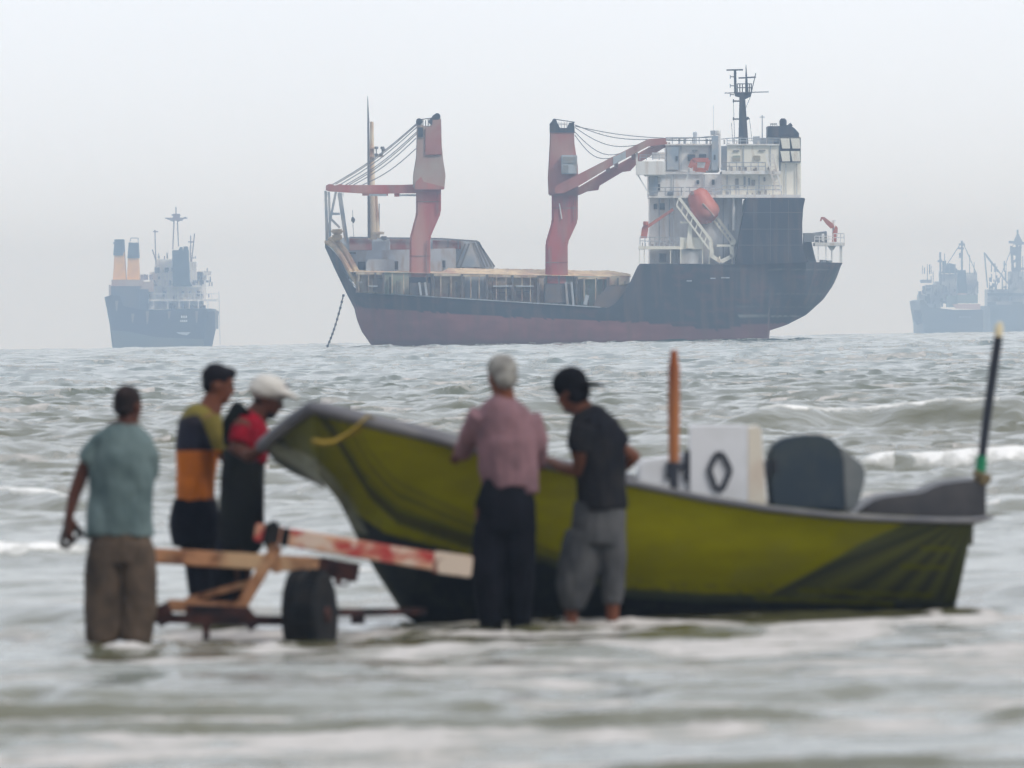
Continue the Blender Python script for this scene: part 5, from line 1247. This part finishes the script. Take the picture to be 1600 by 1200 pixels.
# ---- grey haired man in a pink shirt, back to the camera
Y = 58.95
p4 = person(Y, 790, 'white haired man seen from behind in a dusty pink shirt and black trousers')
b = MB(); hc = W(783, 588, Y); m = head(b, hc, (-.45, .86, -.22), 1.04)
T(b, [(786, 606), (788, 640)], [16, 20], Y)
T(b, [(790, 665), (792, 700), (790, 750), (788, 790)], [32, 34, 32, 36], Y, ry=[24, 26, 24, 26])
T(b, [(758, 662), (737, 692, .15), (722, 712, .38)], [9, 10, 9], Y); T(b, [(824, 665), (838, 705, .1), (838, 730, .35)], [9, 10, 9], Y)
hand(b, W(722, 714, Y) + Vector((0, .40, 0)), (-.25, .85, .1), (0, .2, -1), .9, 1); hand(b, W(838, 728, Y) + Vector((0, .4, 0)), (-.2, .9, .0), (0, .2, -1), .9, -1)
T(b, [(768, 800), (762, 880), (764, 985)], [26, 19, 12], Y); T(b, [(810, 800), (814, 880), (814, 985)], [26, 19, 12], Y)
feet(b, 764, 990, Y, (-.2, 1, 0)); feet(b, 814, 990, Y, (.1, 1, 0))
bd4 = build(p4, 'body', b, SK2, .0085, 2); eyes(bd4, hc, m)
b = MB()
T(b, [(787, 620), (787, 632), (788, 648), (792, 690), (794, 730), (797, 762)], [18, 32, 43, 47, 46, 41], Y, ry=[20, 28, 32, 35, 34, 34], dome=False)
T(b, [(775, 735), (770, 764)], [22, 18], Y, ry=[26, 20], dome=False); T(b, [(818, 735), (826, 770)], [22, 14], Y, ry=[26, 20], dome=False)
T(b, [(752, 646), (742, 668, .05), (731, 692, .18), (720, 712, .34)], [20, 19, 17, 13], Y, dome=False); T(b, [(828, 650), (838, 690, .05), (840, 715, .15), (838, 728, .3)], [18, 18, 15, 12], Y, dome=False)
build(p4, 'shirt', b, cloth('pink_cloth', (.35, .20, .225), (.25, .15, .17)), .012, 2, .017, 21)
b = MB()
T(b, [(790, 745), (789, 785), (789, 830)], [34, 47, 48], Y, ry=[30, 36, 34], dome=False)
T(b, [(766, 820), (762, 880), (765, 930), (767, 985)], [27, 26, 22, 18], Y, dome=False); T(b, [(812, 820), (814, 880), (813, 930), (812, 985)], [26, 25, 21, 17], Y, dome=False)
build(p4, 'trousers', b, cloth('black_trouser_cloth', (.010, .011, .016), (.018, .018, .026)), .012, 2, .011, 22)
b = MB(); b.ball(hc + m @ Vector((0, -.022, .04)), (.089, .1, .092), rot=m, n=22, m=14); b.ball(hc + m @ Vector((0, -.05, -.015)), (.078, .062, .07), rot=m)
build(p4, 'hair', b, mat('white_grey_hair', (.32, .31, .285), .8, spec=.1, col2=(.19, .18, .17), nscale=16, bump=1, bscale=60), .009, 1, .007)

# ---- man in black cap and charcoal T-shirt
Y = 59.3
p5 = person(Y, 925, 'man in a backwards black cap, charcoal T-shirt and rolled up grey trousers')
b = MB(); hc = W(893, 612, Y); m = head(b, hc, (-.84, .5, -.36), 1.05)
T(b, [(904, 628), (918, 656)], [16, 20], Y)
T(b, [(928, 680), (934, 710), (936, 750), (934, 795)], [28, 31, 30, 34], Y, ry=[34, 34, 30, 32])
T(b, [(912, 684, -.12), (904, 705, -.12), (908, 735, -.05)], [9, 12, 12], Y); T(b, [(908, 735, -.05), (882, 732, .1), (862, 722, .3)], [11.5, 9, 7], Y)
T(b, [(958, 690), (980, 706), (990, 714)], [9, 11, 11], Y); T(b, [(990, 714), (978, 728, .1), (962, 738, .25)], [11, 9, 8], Y)
hand(b, W(862, 722, Y) + Vector((0, .32, 0)), (-.8, .5, .15), (0, .2, -1), .8, -1); hand(b, W(962, 738, Y) + Vector((0, .27, 0)), (-.5, .8, 0), (0, .2, -1), .8, 1)
T(b, [(920, 815), (906, 880), (893, 950), (892, 985)], [20, 16, 11, 10], Y); T(b, [(950, 815), (958, 880), (957, 945), (957, 985)], [24, 17, 11, 9.5], Y)
feet(b, 892, 984, Y, (-.7, .6, 0)); feet(b, 957, 984, Y, (-.7, .6, 0))
bd5 = build(p5, 'body', b, SK2, .0085, 2); eyes(bd5, hc, m)
b = MB()
T(b, [(912, 638), (918, 650), (928, 668), (934, 700), (938, 745), (940, 796)], [16, 30, 41, 44, 42, 40], Y, ry=[18, 32, 38, 38, 36, 36], dome=False)
T(b, [(908, 665, -.12), (902, 690, -.14), (902, 704, -.13)], [20, 19, 17], Y, dome=False); T(b, [(952, 672), (974, 698)], [20, 17], Y, dome=False)
build(p5, 'shirt', b, cloth('charcoal_cloth', (.026, .027, .036), (.04, .038, .04)), .012, 2, .014, 31)
b = MB()
T(b, [(938, 785), (936, 815), (934, 850)], [41, 43, 42], Y, ry=[34, 36, 34], dome=False)
T(b, [(916, 835), (904, 880), (897, 920), (894, 952)], [32, 33, 28, 16], Y, ry=[30, 28, 26, 18], dome=False); T(b, [(954, 835), (958, 880), (958, 920), (957, 944)], [24, 20, 18, 15], Y, dome=False)
build(p5, 'trousers', b, cloth('grey_trouser_cloth', (.135, .135, .14), (.075, .078, .09)), .012, 2, .012, 33)
b = MB(); b.ball(hc + m @ Vector((0, -.035, -.01)), (.090, .085, .085), rot=m)
build(p5, 'hair', b, BLK, .009, 1, .004)
b = MB(); b.ball(hc + m @ Vector((0, -.008, .055)), (.100, .116, .098), rot=m, n=22, m=14); b.ball(hc + m @ Vector((0, -.02, .02)), (.102, .108, .05), rot=m)
b.tube([hc + m @ Vector((0, -.09, .01)), hc + m @ Vector((0, -.15, -.012)), hc + m @ Vector((0, -.20, -.035))], [.07, .066, .045], 16, ry=[.020, .016, .010], ref=m @ Vector((0, 0, 1)), dome=True)
build(p5, 'cap', b, cloth('black_cap_cloth', (.014, .014, .018)), .008, 1, .003, 34)
b = MB(); b.ball(hc + m @ Vector((.01, .03, -.09)), (.058, .055, .04), rot=m); b.ball(hc + m @ Vector((.03, .02, -.05)), (.055, .05, .03), rot=m)
build(p5, 'beard', b, mat('grizzled_beard', (.07, .07, .075), .8, col2=(.02, .02, .02), nscale=20), .009, 1, .004)
